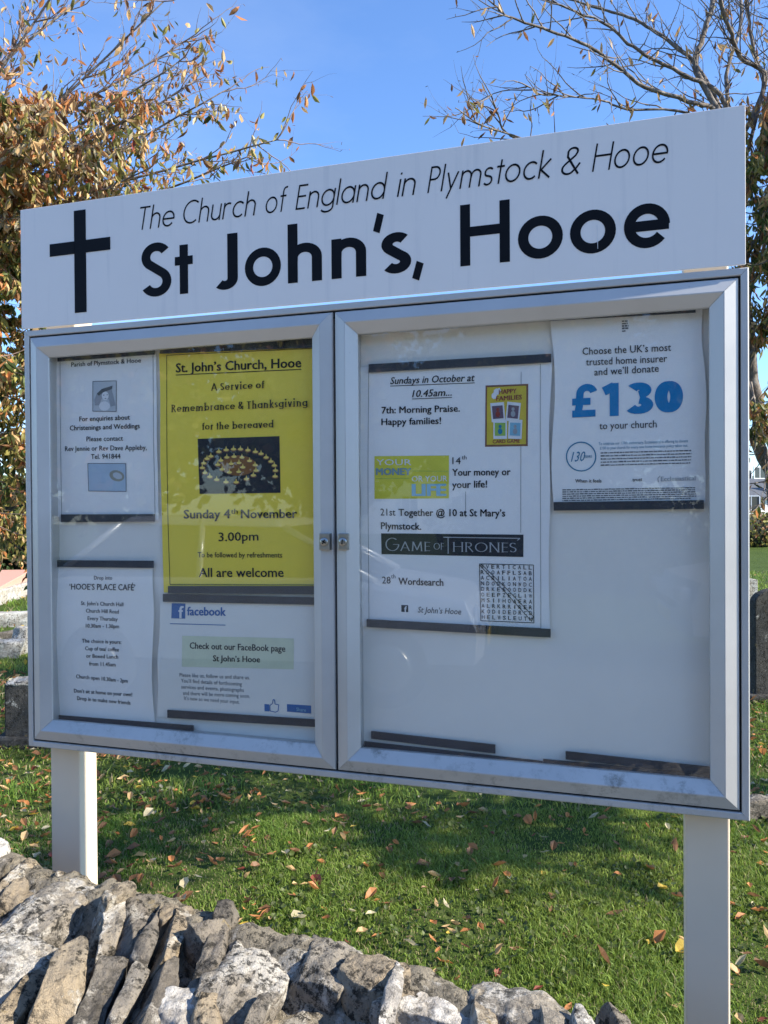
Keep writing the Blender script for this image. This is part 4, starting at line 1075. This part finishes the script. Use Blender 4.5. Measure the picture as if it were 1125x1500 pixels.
# clover and broad weeds
items = []; r = random.Random(3)
for _ in range(14000):
    y = (r.random() * (5.5 ** 2 - 1.4 ** 2) + 1.4 ** 2) ** .5; x = r.uniform(-.62, .62) * y
    if (x - wa.x) * WC.x + (y - wa.y) * WC.y < .03: continue
    if noise.noise(Vector((x * 1.7, y * 1.7, 9))) < .02: continue
    items.append((Vector((x, y, gz(x, y) + r.uniform(.008, .03))), rotm((r.gauss(.2, .5), r.gauss(0, .5), r.uniform(0, 6.3))), r.uniform(.012, .026), 'green'))
o = build_leaves(items, 'ground_cover', None, LEAF_ATTR, leaf_variants(4, 1.6, .1, 2)); tag(o, 'small broad leaved weeds scattered through the short grass', 'weeds', None, 'stuff')
# fallen leaves
r = random.Random(21); FL = []
fv = leaf_variants(8, 1.0, .32, 12)
for k_, v_ in enumerate(fv):
    v_[:, 2] += (.18 + .07 * k_) * np.abs(v_[:, 0]) * (1 if k_ % 3 else -1) + .035 * np.sin(v_[:, 1] * 9 + k_)
    v_[:, 0] *= (.75, 1.1, 1.25, .6, .9, 1.3, .8, 1.0)[k_]
tries = 0
while len(FL) < 3200 and tries < 60000:
    tries += 1
    y = (r.random() * (6.5 ** 2 - 1.5 ** 2) + 1.5 ** 2) ** .5; x = r.uniform(-.56, .56) * y
    if (x - wa.x) * WC.x + (y - wa.y) * WC.y < .05: continue
    dens = .24 + .75 * max(0, min(1, (-x / y - .02) * 2.3))
    if x / y > .44: dens = .6
    if noise.noise(Vector((x * 2.5, y * 2.5, 2))) > .1: dens *= 1.5
    else: dens *= .7
    if r.random() > dens: continue
    a = r.random(); c = 'orange' if a < .34 else 'tan' if a < .56 else 'brown' if a < .80 else 'yellow' if a < .85 else 'red' if a < .90 else 'pale'
    FL.append((Vector((x, y, gz(x, y) + r.uniform(.014, .028))), Euler((r.gauss(0, .22), r.gauss(0, .22), r.uniform(0, 6.3))), r.choice((r.uniform(.022, .040), r.uniform(.030, .050), r.uniform(.042, .066))) * (.82 if y < 2.3 else 1), c))
FL.sort(key=lambda q: -(q[2] / q[0].y)); vis = [q for q in FL if (lambda p: p and -5 < p[0] < 1130 and p[1] < 1510)(pix(q[0]))]
hid = lambda q: (lambda p: p[1] < 1092 + .106 * (p[0] - 42) and 34 < p[0] < 1098)(pix(q[0]))
vis = [q for q in vis if not hid(q)][:290]; vid = {id(q) for q in vis}
LB = {'orange': 'orange fallen leaf lying on the grass', 'tan': 'tan fallen leaf lying on the grass', 'brown': 'brown fallen leaf lying on the grass', 'yellow': 'yellow fallen leaf lying on the grass', 'red': 'reddish fallen leaf lying on the grass', 'pale': 'bleached fallen leaf lying on the grass'}
fm = {}
for i, q in enumerate(vis):
    k = (q[3], i % 8)
    if k not in fm: fm[k] = mesh_np('fallen_leaf', fv[k[1]], LF, LM[q[3]])
    o = link('fallen_leaf', fm[k]); o.location = q[0]; o.rotation_euler = q[1]; o.scale = (q[2],) * 3
    lx_, ly_, _ = pix(q[0])
    zone = 'left of the left post' if lx_ < 75 else 'close right of the left post' if lx_ < 260 else 'under the left door' if lx_ < 490 else 'under the middle of the board' if lx_ < 720 else 'left of the right post' if lx_ < 1036 else 'right of the right post'
    back = 'far back' if ly_ < 1190 else 'midway back' if ly_ < 1290 else 'towards the wall'
    big_ = 'broad' if q[2] > .062 else 'small'
    lb = '%s %s, %s, %s' % (big_, LB[q[3]].replace(' lying on the grass', ' on grass'), zone, back)
    tag(o, lb, 'leaf', lb.replace('fallen leaf on', 'fallen leaves on'))
rest = [(q[0], rotm(q[1]), q[2], q[3]) for q in FL if id(q) not in vid]
for _ in range(900):
    y = r.uniform(5, 15); x = r.uniform(-.6, .6) * y; rest.append((Vector((x, y, gz(x, y) + .035)), rotm((r.gauss(0, .4), r.gauss(0, .4), r.uniform(0, 6.3))), r.uniform(.05, .08), r.choice(['tan', 'orange', 'brown', 'yellow'])))
o = build_leaves(rest, 'leaf_litter', None, LEAF_ATTR, fv); tag(o, 'scattered autumn leaf litter farther back under the trees', 'leaf litter', None, 'stuff')
print('grass done')

# ------------------------------------------------------------------ stones
def mk_rock(name, base, dark, warm, lich, lt=.52, seed=0):
    t = NT(name); co = t.coord('Object', True)
    mp = t.node('ShaderNodeMapping'); mp.inputs['Scale'].default_value = (1.0, .35, .45); t.l.new(co, mp.inputs[0])
    grain = t.noise(26, 8, .7, mp.outputs[0]); c = t.ramp(grain, [(.28, dark), (.5, base), (.72, warm)])
    wm = t.ramp(t.noise(5, 5, .6, co), [(.45, 0.0), (.62, .7)]); c = t.mix(wm, c, warm)
    patch = t.noise(9, 7, .68, co, .6); fine = t.noise(130, 5, .75, co)
    cr = t.ramp(patch, [(lt, 0.0), (lt + .05, 1.0)]); brk = t.ramp(fine, [(.36, .25), (.52, 1.0)])
    mu = t.node('ShaderNodeMath', operation='MULTIPLY'); t.l.new(cr, mu.inputs[0]); t.l.new(brk, mu.inputs[1])
    c = t.mix(mu.outputs[0], c, t.ramp(t.noise(50, 4, .6, co), [(.3, tuple(x * .78 for x in lich)), (.7, lich)]))
    bk = t.ramp(t.noise(70, 7, .8, co), [(.50, 0.0), (.57, .92)]); bm_ = t.ramp(t.noise(7, 5, .6, co), [(.38, 0.25), (.54, 1.0)])
    m2 = t.node('ShaderNodeMath', operation='MULTIPLY'); t.l.new(bk, m2.inputs[0]); t.l.new(bm_, m2.inputs[1])
    c = t.mix(m2.outputs[0], c, (.018, .017, .014))
    ye = t.ramp(t.noise(14, 5, .7, co), [(.64, 0.0), (.69, .5)]); c = t.mix(ye, c, (.34, .25, .10))
    t.set(c, .92, 0, .2)
    h = t.node('ShaderNodeMath', operation='ADD'); t.l.new(fine, h.inputs[0]); t.l.new(grain, h.inputs[1])
    b1 = t.bump(h.outputs[0], .95, .009); t.bump(cr, .6, .002, b1); return t.m
ROCKS = [mk_rock('slate_grey_lichen', (.28, .25, .21), (.085, .075, .062), (.40, .34, .26), (.66, .61, .53), .515),
         mk_rock('slate_brown_lichen', (.32, .265, .195), (.10, .082, .06), (.43, .33, .21), (.66, .60, .50), .54),
         mk_rock('limestone_pale', (.46, .42, .37), (.18, .155, .13), (.48, .41, .32), (.76, .71, .64), .50),
         mk_rock('slate_dark', (.17, .15, .125), (.055, .048, .04), (.29, .245, .19), (.56, .51, .43), .55)]
def rock_mesh(name, sx, sy, sz, n, seed, mat, rough=.010, round_=.28, strat=.5):
    """irregular quarried block: cube grid, partly rounded, cleaved by noise"""
    idx = {}; V = []; F = []
    def vid(i, j, k):
        key = (i, j, k)
        if key not in idx: idx[key] = len(V); V.append((2 * i / n - 1, 2 * j / n - 1, 2 * k / n - 1))
        return idx[key]
    for a in range(n):
        for b in range(n):
            F += [(vid(a, b, 0), vid(a, b + 1, 0), vid(a + 1, b + 1, 0), vid(a + 1, b, 0)), (vid(a, b, n), vid(a + 1, b, n), vid(a + 1, b + 1, n), vid(a, b + 1, n)),
                  (vid(a, 0, b), vid(a + 1, 0, b), vid(a + 1, 0, b + 1), vid(a, 0, b + 1)), (vid(a, n, b), vid(a, n, b + 1), vid(a + 1, n, b + 1), vid(a + 1, n, b)),
                  (vid(0, a, b), vid(0, a, b + 1), vid(0, a + 1, b + 1), vid(0, a + 1, b)), (vid(n, a, b), vid(n, a + 1, b), vid(n, a + 1, b + 1), vid(n, a, b + 1))]
    out = []; o = Vector((seed * 13.7, seed * 5.3, seed * 9.1)); rr = random.Random(seed)
    tx, tz = rr.uniform(-.25, .25), rr.uniform(-.3, .3); cuts = [(Vector((rr.gauss(0, .7), rr.gauss(0, .7), rr.gauss(.6, .5))).normalized(), rr.uniform(1.0, 1.35)) for _ in range(5)]
    for x, y, z in V:
        v = Vector((x, y, z)); s_ = v.normalized() * 1.22; v = v.lerp(s_, round_)
        for nn, dd in cuts:
            e = v.dot(nn) - dd
            if e > 0: v = v - nn * e * .92
        v.x *= 1 + tz * v.z * .8; v.y *= 1 + tx * v.x * .5
        p = Vector((v.x * sx, v.y * sy, v.z * sz)); q = p * 9 + o
        nl = noise.fractal(q, 1.0, 2.1, 5) if True else 0
        st = noise.noise(Vector((p.x * 70, p.y * 7, p.z * 9)) + o) * strat * .5
        f2 = noise.noise(p * 60 + o) * .30 + noise.noise(p * 150 + o) * .16
        d = v.normalized(); p = p + Vector((d.x, d.y * .8, d.z)) * (nl + st + f2) * rough
        out.append(p)
    return mesh_np(name, [tuple(p) for p in out], F, mat, smooth=True)
wall = empty('stone_wall', (wa.x, wa.y, 0), atan2(WD.y, WD.x)); tag(wall, 'low rubble stone wall with lichen covered coping stones set on edge', 'wall')
# local frame: x along WD, y towards WC (away from the camera)
MORT = mk_rock('earthy_mortar', (.26, .225, .17), (.09, .075, .055), (.34, .29, .21), (.58, .53, .45), .52)
r = random.Random(77)
n_st = 0
def wall_profile(u):
    # height of the coping above WZ read off the photograph's outline
    return 0.0
def stone(u, c, z, sx, sy, sz, lean=0, yaw=0, pitch=0, mi=0, n=22, rough=.010, rd=.28):
    global n_st; n_st += 1
    me = rock_mesh('stone', sx, sy, sz, n, n_st + 3, ROCKS[mi], rough, rd)
    o = link('stone', me, wall); o.location = (u, c, z); o.rotation_euler = (pitch, lean, yaw); return o
# big named blocks first (centre u, c, half sizes)
def wloc(px, py, z=WZ):
    p = on_z(px, py, z) - Vector((wa.x, wa.y, 0)); return p.dot(WD), p.dot(WC)
def big(px, py, z, hs, **k):
    u, c = wloc(px, py, z); return stone(u, c, z - hs[2], *hs, **k), (u, c, hs[0], hs[1])
taken = []
for a in ((60, 1325, WZ - .002, (.058, .085, .06), dict(mi=0, lean=.06, yaw=.1, n=40, rough=.012, rd=.12)), (0, 1400, WZ - .004, (.050, .06, .06), dict(mi=0, lean=.1, n=34)),
          (350, 1425, WZ - .004, (.046, .075, .07), dict(mi=0, lean=.16, yaw=.15, n=40)), (268, 1478, WZ - .010, (.042, .040, .05), dict(mi=2, lean=.1, yaw=.5, n=34)),
          (628, 1462, WZ - .002, (.062, .032, .05), dict(mi=2, lean=.10, yaw=.1, n=40, rd=.25)), (298, 1340, WZ + .018, (.024, .030, .05), dict(mi=3, lean=.5, yaw=-.2, n=30)),
          (163, 1300, WZ + .026, (.013, .028, .05), dict(mi=1, lean=.2, yaw=-.1, n=30)), (235, 1325, WZ + .012, (.014, .022, .05), dict(mi=1, lean=.3, n=28)), (470, 1400, WZ + .002, (.045, .045, .06), dict(mi=0, lean=.15, n=36)),
          (770, 1480, WZ - .0, (.075, .04, .05), dict(mi=0, lean=.08, n=36)), (560, 1430, WZ + .0, (.05, .03, .05), dict(mi=1, lean=.1, n=34))):
    o, tk = big(*a[:4], **a[4]); taken.append(tk)
for row, (c0, hy, zo) in enumerate(((-.076, .074, 0.004), (-.225, .085, -.006), (-.40, .09, -.018))):
    u = -.55 - row * .017
    while u < 1.75:
        hx = r.choice((r.uniform(.009, .017), r.uniform(.012, .028))); u += hx
        c = c0 + r.gauss(0, .010); sz = r.uniform(.055, .075); z = WZ + zo - sz + r.gauss(0, .006) + (.012 if r.random() < .12 else 0)
        if not any(abs(u - t[0]) < t[2] * .85 and abs(c - t[1]) < t[3] * .9 for t in taken):
            far = u < -.15 or u > 1.25
            stone(u, c, z, hx * 1.08, hy * r.uniform(.8, 1.12), sz, lean=r.gauss(.30, .07), yaw=r.gauss(.50, .08), pitch=r.gauss(.06, .04), mi=r.choice([0, 0, 1, 1, 2, 3, 3]), n=10 if far else 28, rough=.009, rd=.10)
        u += hx * 1.0 + r.choice((.0, .001, .004, .009))
# courses of the faces below the coping
for side, cc in ((0, -.50), (1, -.03)):
    for ci in range(6):
        u = -.6 - r.random() * .1; zc = WZ - .22 - ci * .115
        while u < 1.9:
            hx = r.uniform(.05, .13); u += hx; stone(u, cc + r.gauss(0, .006), zc + r.gauss(0, .005), hx * .97, .07, r.uniform(.045, .056), r.gauss(0, .03), r.gauss(0, .03), 0, r.choice([0, 1, 2, 3]), 8, .008, .25); u += hx
# earth and mortar bed filling the joints
V = []; nx_, ny_ = 260, 60
for j in range(ny_ + 1):
    for i in range(nx_ + 1):
        x = -.65 + 2.6 * i / nx_; y = -.50 + .494 * j / ny_; e = min(j, ny_ - j) / 4.
        V.append((x, y, WZ - (.048 - .046 * max(0, min(1, (y + .095) / .045))) - .05 * (max(0, 1 - e * 1.6) if y < -.3 else max(0, (y + .012) / .006)) + .012 * noise.fractal(Vector((x * 22, y * 22, 4)), 1, 2, 4)))
F = [(j * (nx_ + 1) + i, j * (nx_ + 1) + i + 1, (j + 1) * (nx_ + 1) + i + 1, (j + 1) * (nx_ + 1) + i) for j in range(ny_) for i in range(nx_)]
link('mortar_bed', mesh_np('mortar_bed', V, F, MORT, smooth=True), wall)
m = MB(); m.box((-.65, -.50, -.3), (1.95, -.02, WZ - .14)); m.build('wall_core', MORT, wall)
print('wall', n_st)

# ------------------------------------------------------------------ graves
GDK = mk_rock('dark_headstone_slate', (.06, .06, .058), (.025, .025, .024), (.10, .095, .085), (.45, .45, .42), .60)
GPL = mk_rock('pale_grave_stone', (.46, .43, .38), (.22, .20, .17), (.50, .44, .35), (.68, .66, .60), .50)
GPK = plain('pink_granite', (.55, .30, .22), .6, 0, .15, 60)
def headstone(name, label, px0, px1, py_base, py_top, Y, th, mat, arch=.25, yaw=0.0, cap=None):
    A = at(px0, py_base, Y); B = at(px1, py_base, Y); Tt = at(px0, py_top, Y).z; w = (B.x - A.x); cx_ = (A.x + B.x) / 2; g = gz(cx_, Y)
    root = empty(name, (cx_, Y, g), yaw); tag(root, label, 'headstone'); h = Tt - g; pts = []
    n = 14; ah = w * arch
    pts = [(-w / 2, -.05), (w / 2, -.05), (w / 2, h - ah)] + [(w / 2 * cos(pi * k / n), h - ah + ah * sin(pi * k / n)) for k in range(1, n)] + [(-w / 2, h - ah)]
    k = len(pts); m = MB(); m.add([(x, -th / 2, z) for x, z in pts] + [(x, th / 2, z) for x, z in pts], [tuple(range(k)), tuple(range(k, 2 * k))[::-1]] + [(i, k + i, k + (i + 1) % k, (i + 1) % k) for i in range(k)])
    o = m.build('slab', mat, root); fix_normals(o); bevel(o, .008, 3)
    m = MB(); m.box((-w / 2 - .05, -th / 2 - .05, -.06), (w / 2 + .05, th / 2 + .05, .06)); o = m.build('plinth', mat, root); bevel(o, .01, 2)
    return root, w, h
r0_, w_, h_ = headstone('headstone', 'small dark headstone with a white lichen crust on its top', 14, 78, 1092, 996, 4.7, .12, GDK, .10)
me = rock_mesh('lichen_crust', w_ / 2 * .9, .06, .022, 14, 91, GPL, .012, .4); o = link('lichen_crust', me, r0_); o.location = (-.01, 0, h_ - .012)  # pale uneven lump along the headstone's top
r1_, w_, h_ = headstone('headstone', 'tall black headstone standing beside the pale tree trunk', 1102, 1172, 1040, 862, 5.5, .09, GDK, .30)
headstone('headstone', 'small pale stone just behind the tall black headstone', 1094, 1107, 880, 848, 8.6, .1, GPL, .1)
def slab(name, label, cat, c, sz, mat, rz=0, z=0, seed=1, n=10):
    me = rock_mesh(name, sz[0], sz[1], sz[2], n, seed, mat, .02, .12); o = link(name, me); o.location = (c[0], c[1], gz(c[0], c[1]) + sz[2] * .8 + z); o.rotation_euler = (0, 0, rz); return tag(o, label, cat)
tb = empty('table_tomb', (at(-14, 870, 12).x, 12.0, 0), .1); tag(tb, 'flat pink granite tomb on the sunlit grass', 'tomb')
m = MB(); m.box((-.8, -1.0, .0), (.42, 1.0, .22)); o = m.build('tomb_base', GPL, tb); bevel(o, .02, 2)
m = MB(); m.add([(-.75, -.95, .221), (.37, -.95, .221), (.30, .95, .38), (-.68, .95, .38), (-.75, -.95, .15), (.37, -.95, .15), (.3, .95, .15), (-.68, .95, .15)], [(0, 1, 2, 3), (4, 7, 6, 5), (0, 4, 5, 1), (1, 5, 6, 2), (2, 6, 7, 3), (3, 7, 4, 0)]); o = m.build('ledger_slab', GPK, tb); fix_normals(o); bevel(o, .01, 2)
kb = at(20, 915, 9.3); slab('kerb_stone', 'long pale kerb of a grave on the lit grass', 'grave kerb', (kb.x, 9.3), (.55, .08, .09), GPL, .03, 0, 5)
kb = at(4, 960, 7.4); slab('rough_stone', 'rough white stone lying nearest the left edge', 'stone', (kb.x, 7.4), (.17, .12, .09), GPL, .3, 0, 6)
kb = at(33, 955, 7.6); slab('rough_stone', 'upright white stone half hidden by the board', 'stone', (kb.x, 7.6), (.08, .10, .14), GPL, .1, 0, 7)
kb = at(30, 935, 8.2); slab('rough_stone', 'mossy dark stone lying behind two white stones', 'stone', (kb.x, 8.2), (.30, .10, .07), ROCKS[3], .1, 0, 8)
kb = at(1128, 1204, 3.5); slab('edging_stone', 'rough dark edging stone on bare earth by the far post', 'stone', (kb.x, 3.55), (.16, .06, .05), ROCKS[3], .15, 0, 9, 16)

# ------------------------------------------------------------------ houses
REND = plain('white_render', (.72, .71, .67), .85, 0, .05, 2); CREAM = plain('cream_render', (.60, .55, .44), .85, 0, .06, 2)
TILE = plain('brown_roof_tile', (.20, .11, .075), .8, 0, .3, 6); SLATE = plain('grey_roof_slate', (.09, .095, .105), .6, 0, .3, 6)
PANE = plain('window_pane', (.02, .025, .03), .06, 0, .1, 1, .8); WFR = plain('white_window_frame', (.78, .78, .77), .4)
def house(label, x, y, w, d, h, rh, wallm, roofm, rz=0, cols=3, rows=2):
    rt = empty('house', (x, y, -.2), rz); tag(rt, label, 'house')
    m = MB(); m.add([(-w/2, -d/2, -2), (w/2, -d/2, -2), (w/2, d/2, -2), (-w/2, d/2, -2), (-w/2, -d/2, h), (w/2, -d/2, h), (w/2, d/2, h), (-w/2, d/2, h), (-w/2, 0, h + rh), (w/2, 0, h + rh)],
        [(0, 1, 5, 4), (1, 2, 6, 9, 5), (2, 3, 7, 6), (3, 0, 4, 8, 7)]); fix_normals(m.build('wall', wallm, rt))
    m = MB(); k = .35; s_ = rh / (d / 2)
    for sg in (-1, 1):
        a = [(-w/2 - k, sg * (d/2 + k), h - s_ * k + .02), (w/2 + k, sg * (d/2 + k), h - s_ * k + .02), (w/2 + k, 0, h + rh + .02), (-w/2 - k, 0, h + rh + .02)]
        b = [(p[0], p[1], p[2] + .16) for p in a]; m.add(a + b, [(0, 1, 2, 3), (4, 7, 6, 5), (0, 4, 5, 1), (1, 5, 6, 2), (2, 6, 7, 3), (3, 7, 4, 0)])
    rf = m.build('roof', roofm, rt); fix_normals(rf)
    m = MB(); m.box((w/4 - .35, -.3, h + rh * .6), (w/4 + .35, .3, h + rh + .9)); m.build('chimney', wallm, rf)
    for face in (-1, 1):
        for j in range(rows):
            for i in range(cols):
                cx_ = -w / 2 + w * (i + .5) / cols; cz = 1.5 + j * 2.7; door_ = (j == 0 and i == cols // 2)
                hw, hh = (.5, 1.05) if door_ else (.6, .55); cz2 = 1.05 if door_ else cz; y0 = face * (d / 2)
                m = MB()
                for a, b in (((cx_ - hw, -.05, cz2 - hh), (cx_ - hw + .08, .05, cz2 + hh)), ((cx_ + hw - .08, -.05, cz2 - hh), (cx_ + hw, .05, cz2 + hh)), ((cx_ - hw + .08, -.05, cz2 + hh - .08), (cx_ + hw - .08, .05, cz2 + hh)), ((cx_ - hw + .08, -.05, cz2 - hh), (cx_ + hw - .08, .05, cz2 - hh + .08)), ((cx_ - .03, -.04, cz2 - hh + .08), (cx_ + .03, .04, cz2 + hh - .08))):
                    m.box((a[0], a[1] + y0, a[2]), (b[0], b[1] + y0, b[2]))
                wn_ = m.build('door' if door_ else 'window', WFR, rt)
                m = MB(); m.box((cx_ - hw + .08, y0 - .03, cz2 - hh + .08), (cx_ - .03, y0 + .03, cz2 + hh - .08)); m.box((cx_ + .03, y0 - .03, cz2 - hh + .08), (cx_ + hw - .08, y0 + .03, cz2 + hh - .08)); m.build('pane', PANE, wn_)
p = at(1108, 752, 75); house('distant white rendered house seen past the noticeboard edge', p.x + 1, 75, 9, 6, 2.0 , 1.6, REND, SLATE, .2)
p = at(1116, 775, 52); o = house('distant cream house with brown tiled roof below the white one', p.x + 3.5, 52, 9, 6, -.6, 1.2, CREAM, TILE, -.1, 3, 1)
# street side behind the viewer, seen only in the glass
hd = -WC
def sp(u, c): q = wp(u, c); return q.x, q.y
x, y = sp(-34, -44); house('cream terraced house mirrored in the glass of the yellow poster door', x, y, 9, 7, 5.4, 2.2, CREAM, SLATE, atan2(WD.y, WD.x), 3, 2)
x, y = sp(-4, -46); house('white house across the road mirrored in the glass', x, y, 8.5, 7, 5.4, 2.2, REND, TILE, atan2(WD.y, WD.x), 3, 2)

TL = ['broad leafy tree across the road nearest the parked car', 'tall leafy tree across the road, second from the parked car', 'leafy tree in the middle of the row across the road', 'leafy tree across the road near the white house', 'leafy tree at the far end of the row across the road']  # tree row added to darken what the door glass mirrors
for i, (x, y, rr_, zz) in enumerate(((-15, -9, 2.7, 3.6), (-11.5, -12.5, 2.8, 3.7), (-6.8, -14, 2.7, 3.7), (-2.2, -15, 2.8, 3.8), (2.6, -15.5, 2.7, 3.7))):
    rt = clump('roadside_tree', TL[i], 'tree', (x, y, zz), (rr_, rr_ * .9, rr_ * .95), 4500, (.16, .32), ['green', 'olive', 'green', 'brown'], 50 + i, group='trees across the road')
    m = MB(); m.tube([(0, 0, -.3), (.05, 0, 1.2), (.0, .1, 2.6)], [.24, .19, .15], 10); m.build('trunk', BARK, rt)
HL = ['hedge under the trees across the road, beside the middle trunk', 'hedge across the road between the two right hand trunks', 'hedge end across the road past the last tree']  # hedges added to fill the bright gap mirrored below the crowns
for i, (x, y) in enumerate(((-5.5, -12.6), (-.5, -13.4), (4.5, -14))):
    clump('hedge', HL[i], 'hedge', (x, y, .8), (2.9, .8, 1.3), 3500, (.10, .2), ['green', 'olive', 'green', 'brown'], 70 + i, group='hedges across the road')
# ------------------------------------------------------------------ parked car, across the road, seen in the glass
PAINT = NT('silver_car_paint'); PAINT.set((.55, .56, .57), .3, .4, .6); PAINT = PAINT.m
TYRE = plain('tyre_rubber', (.02, .02, .02), .8); LAMP = plain('headlamp_glass', (.7, .72, .74), .08, .3); PLATE = plain('yellow_number_plate', (.75, .55, .04), .4)
def car(x, y, rz, label):
    rt = empty('parked_car', (x, y, -.22), rz); tag(rt, label, 'car')
    # body: side outline swept across the width with tumblehome
    prof = [(-2.0, .35), (-2.02, .62), (-1.92, .86), (-1.2, .98), (-.62, 1.02), (1.55, 1.02), (1.86, .98), (1.98, .70), (1.98, .36)]
    V = []; W2 = .84
    secs = [(-W2, .94), (-W2 * .985, 1.0), (-W2 * .5, 1.012), (0, 1.016), (W2 * .5, 1.012), (W2 * .985, 1.0), (W2, .94)]
    for yy, sc_ in secs:
        for px_, pz in prof: V.append((px_ * (.97 if abs(yy) > .8 else 1), yy, .3 + (pz - .3) * sc_))
    k = len(prof); F = [(i * k + j, i * k + j + 1, (i + 1) * k + j + 1, (i + 1) * k + j) for i in range(len(secs) - 1) for j in range(k - 1)]
    F += [tuple(range(k)), tuple((len(secs) - 1) * k + j for j in range(k))[::-1]] + [(i * k, (i + 1) * k, (i + 1) * k + k - 1, i * k + k - 1) for i in range(len(secs) - 1)]
    m = MB(); m.add(V, F, False); o = m.build('body', PAINT, rt); fix_normals(o); bevel(o, .04, 3)
    gh = [(-1.15, .99), (-.35, 1.42), (.2, 1.49), (1.1, 1.46), (1.68, 1.0)]
    m = MB(); k = len(gh); V = [(a, -.74 + (z - 1) * .36, z) for a, z in gh] + [(a, .74 - (z - 1) * .36, z) for a, z in gh]
    m.add(V, [tuple(range(k)), tuple(range(k, 2 * k))[::-1]] + [(i, k + i, k + i + 1, i + 1) for i in range(k - 1)] + [(0, k - 1, 2 * k - 1, k)]); o = m.build('windows', PANE, rt); fix_normals(o)
    m = MB(); m.add([(-.33, -.62, 1.425), (1.12, -.62, 1.465), (1.12, .62, 1.465), (-.33, .62, 1.425), (-.28, -.56, 1.50), (1.05, -.56, 1.53), (1.05, .56, 1.53), (-.28, .56, 1.50)], [(0, 3, 2, 1), (4, 5, 6, 7), (0, 1, 5, 4), (1, 2, 6, 5), (2, 3, 7, 6), (3, 0, 4, 7)]); o = m.build('roof', PAINT, rt); bevel(o, .03, 2)
    for sy in (-1, 1):
        m = MB()
        for a, b in (((-1.15, .99), (-.35, 1.43)), ((.35, .99), (.38, 1.49)), ((1.12, 1.47), (1.68, 1.0))):
            m.tube([(a[0], sy * (.745 - (a[1] - 1) * .36), a[1]), (b[0], sy * (.745 - (b[1] - 1) * .36), b[1])], .03, 6)
        m.build('pillars', PAINT, rt)
    for wx in (-1.25, 1.2):
        for sy in (-1, 1):
            w = empty('wheel', (wx, sy * .80, .32)); w.parent = rt
            m = MB(); m.tube([(0, -.1, 0), (0, -.07, 0), (0, .07, 0), (0, .1, 0)], [.29, .32, .32, .29], 24); m.build('tyre', TYRE, w)
            m = MB(); m.tube([(0, sy * .101, 0), (0, sy * .112, 0)], [.2, .17], 16); m.build('rim', STEEL, w)
    for sy in (-1, 1):
        m = MB(); m.box((-2.04, sy * .58 - .17, .66), (-1.93, sy * .58 + .17, .80)); o = m.build('headlight', LAMP, rt); bevel(o, .03, 2)
    m = MB(); m.box((-2.05, -.26, .42), (-2.03, .26, .53)); m.build('number_plate', PLATE, rt)
    m = MB(); m.box((-2.045, -.45, .58), (-2.0, .45, .64)); m.build('grille', TYRE, rt)
x, y = -4.4, -3.0; car(x, y, atan2(WD.y, WD.x) + pi, 'silver parked car mirrored faintly in the glass over the yellow poster')
x, y = sp(4.6, -7.2); car(x, y, atan2(WD.y, WD.x), 'silver parked car across the road mirrored in the wider door')
print('all done')
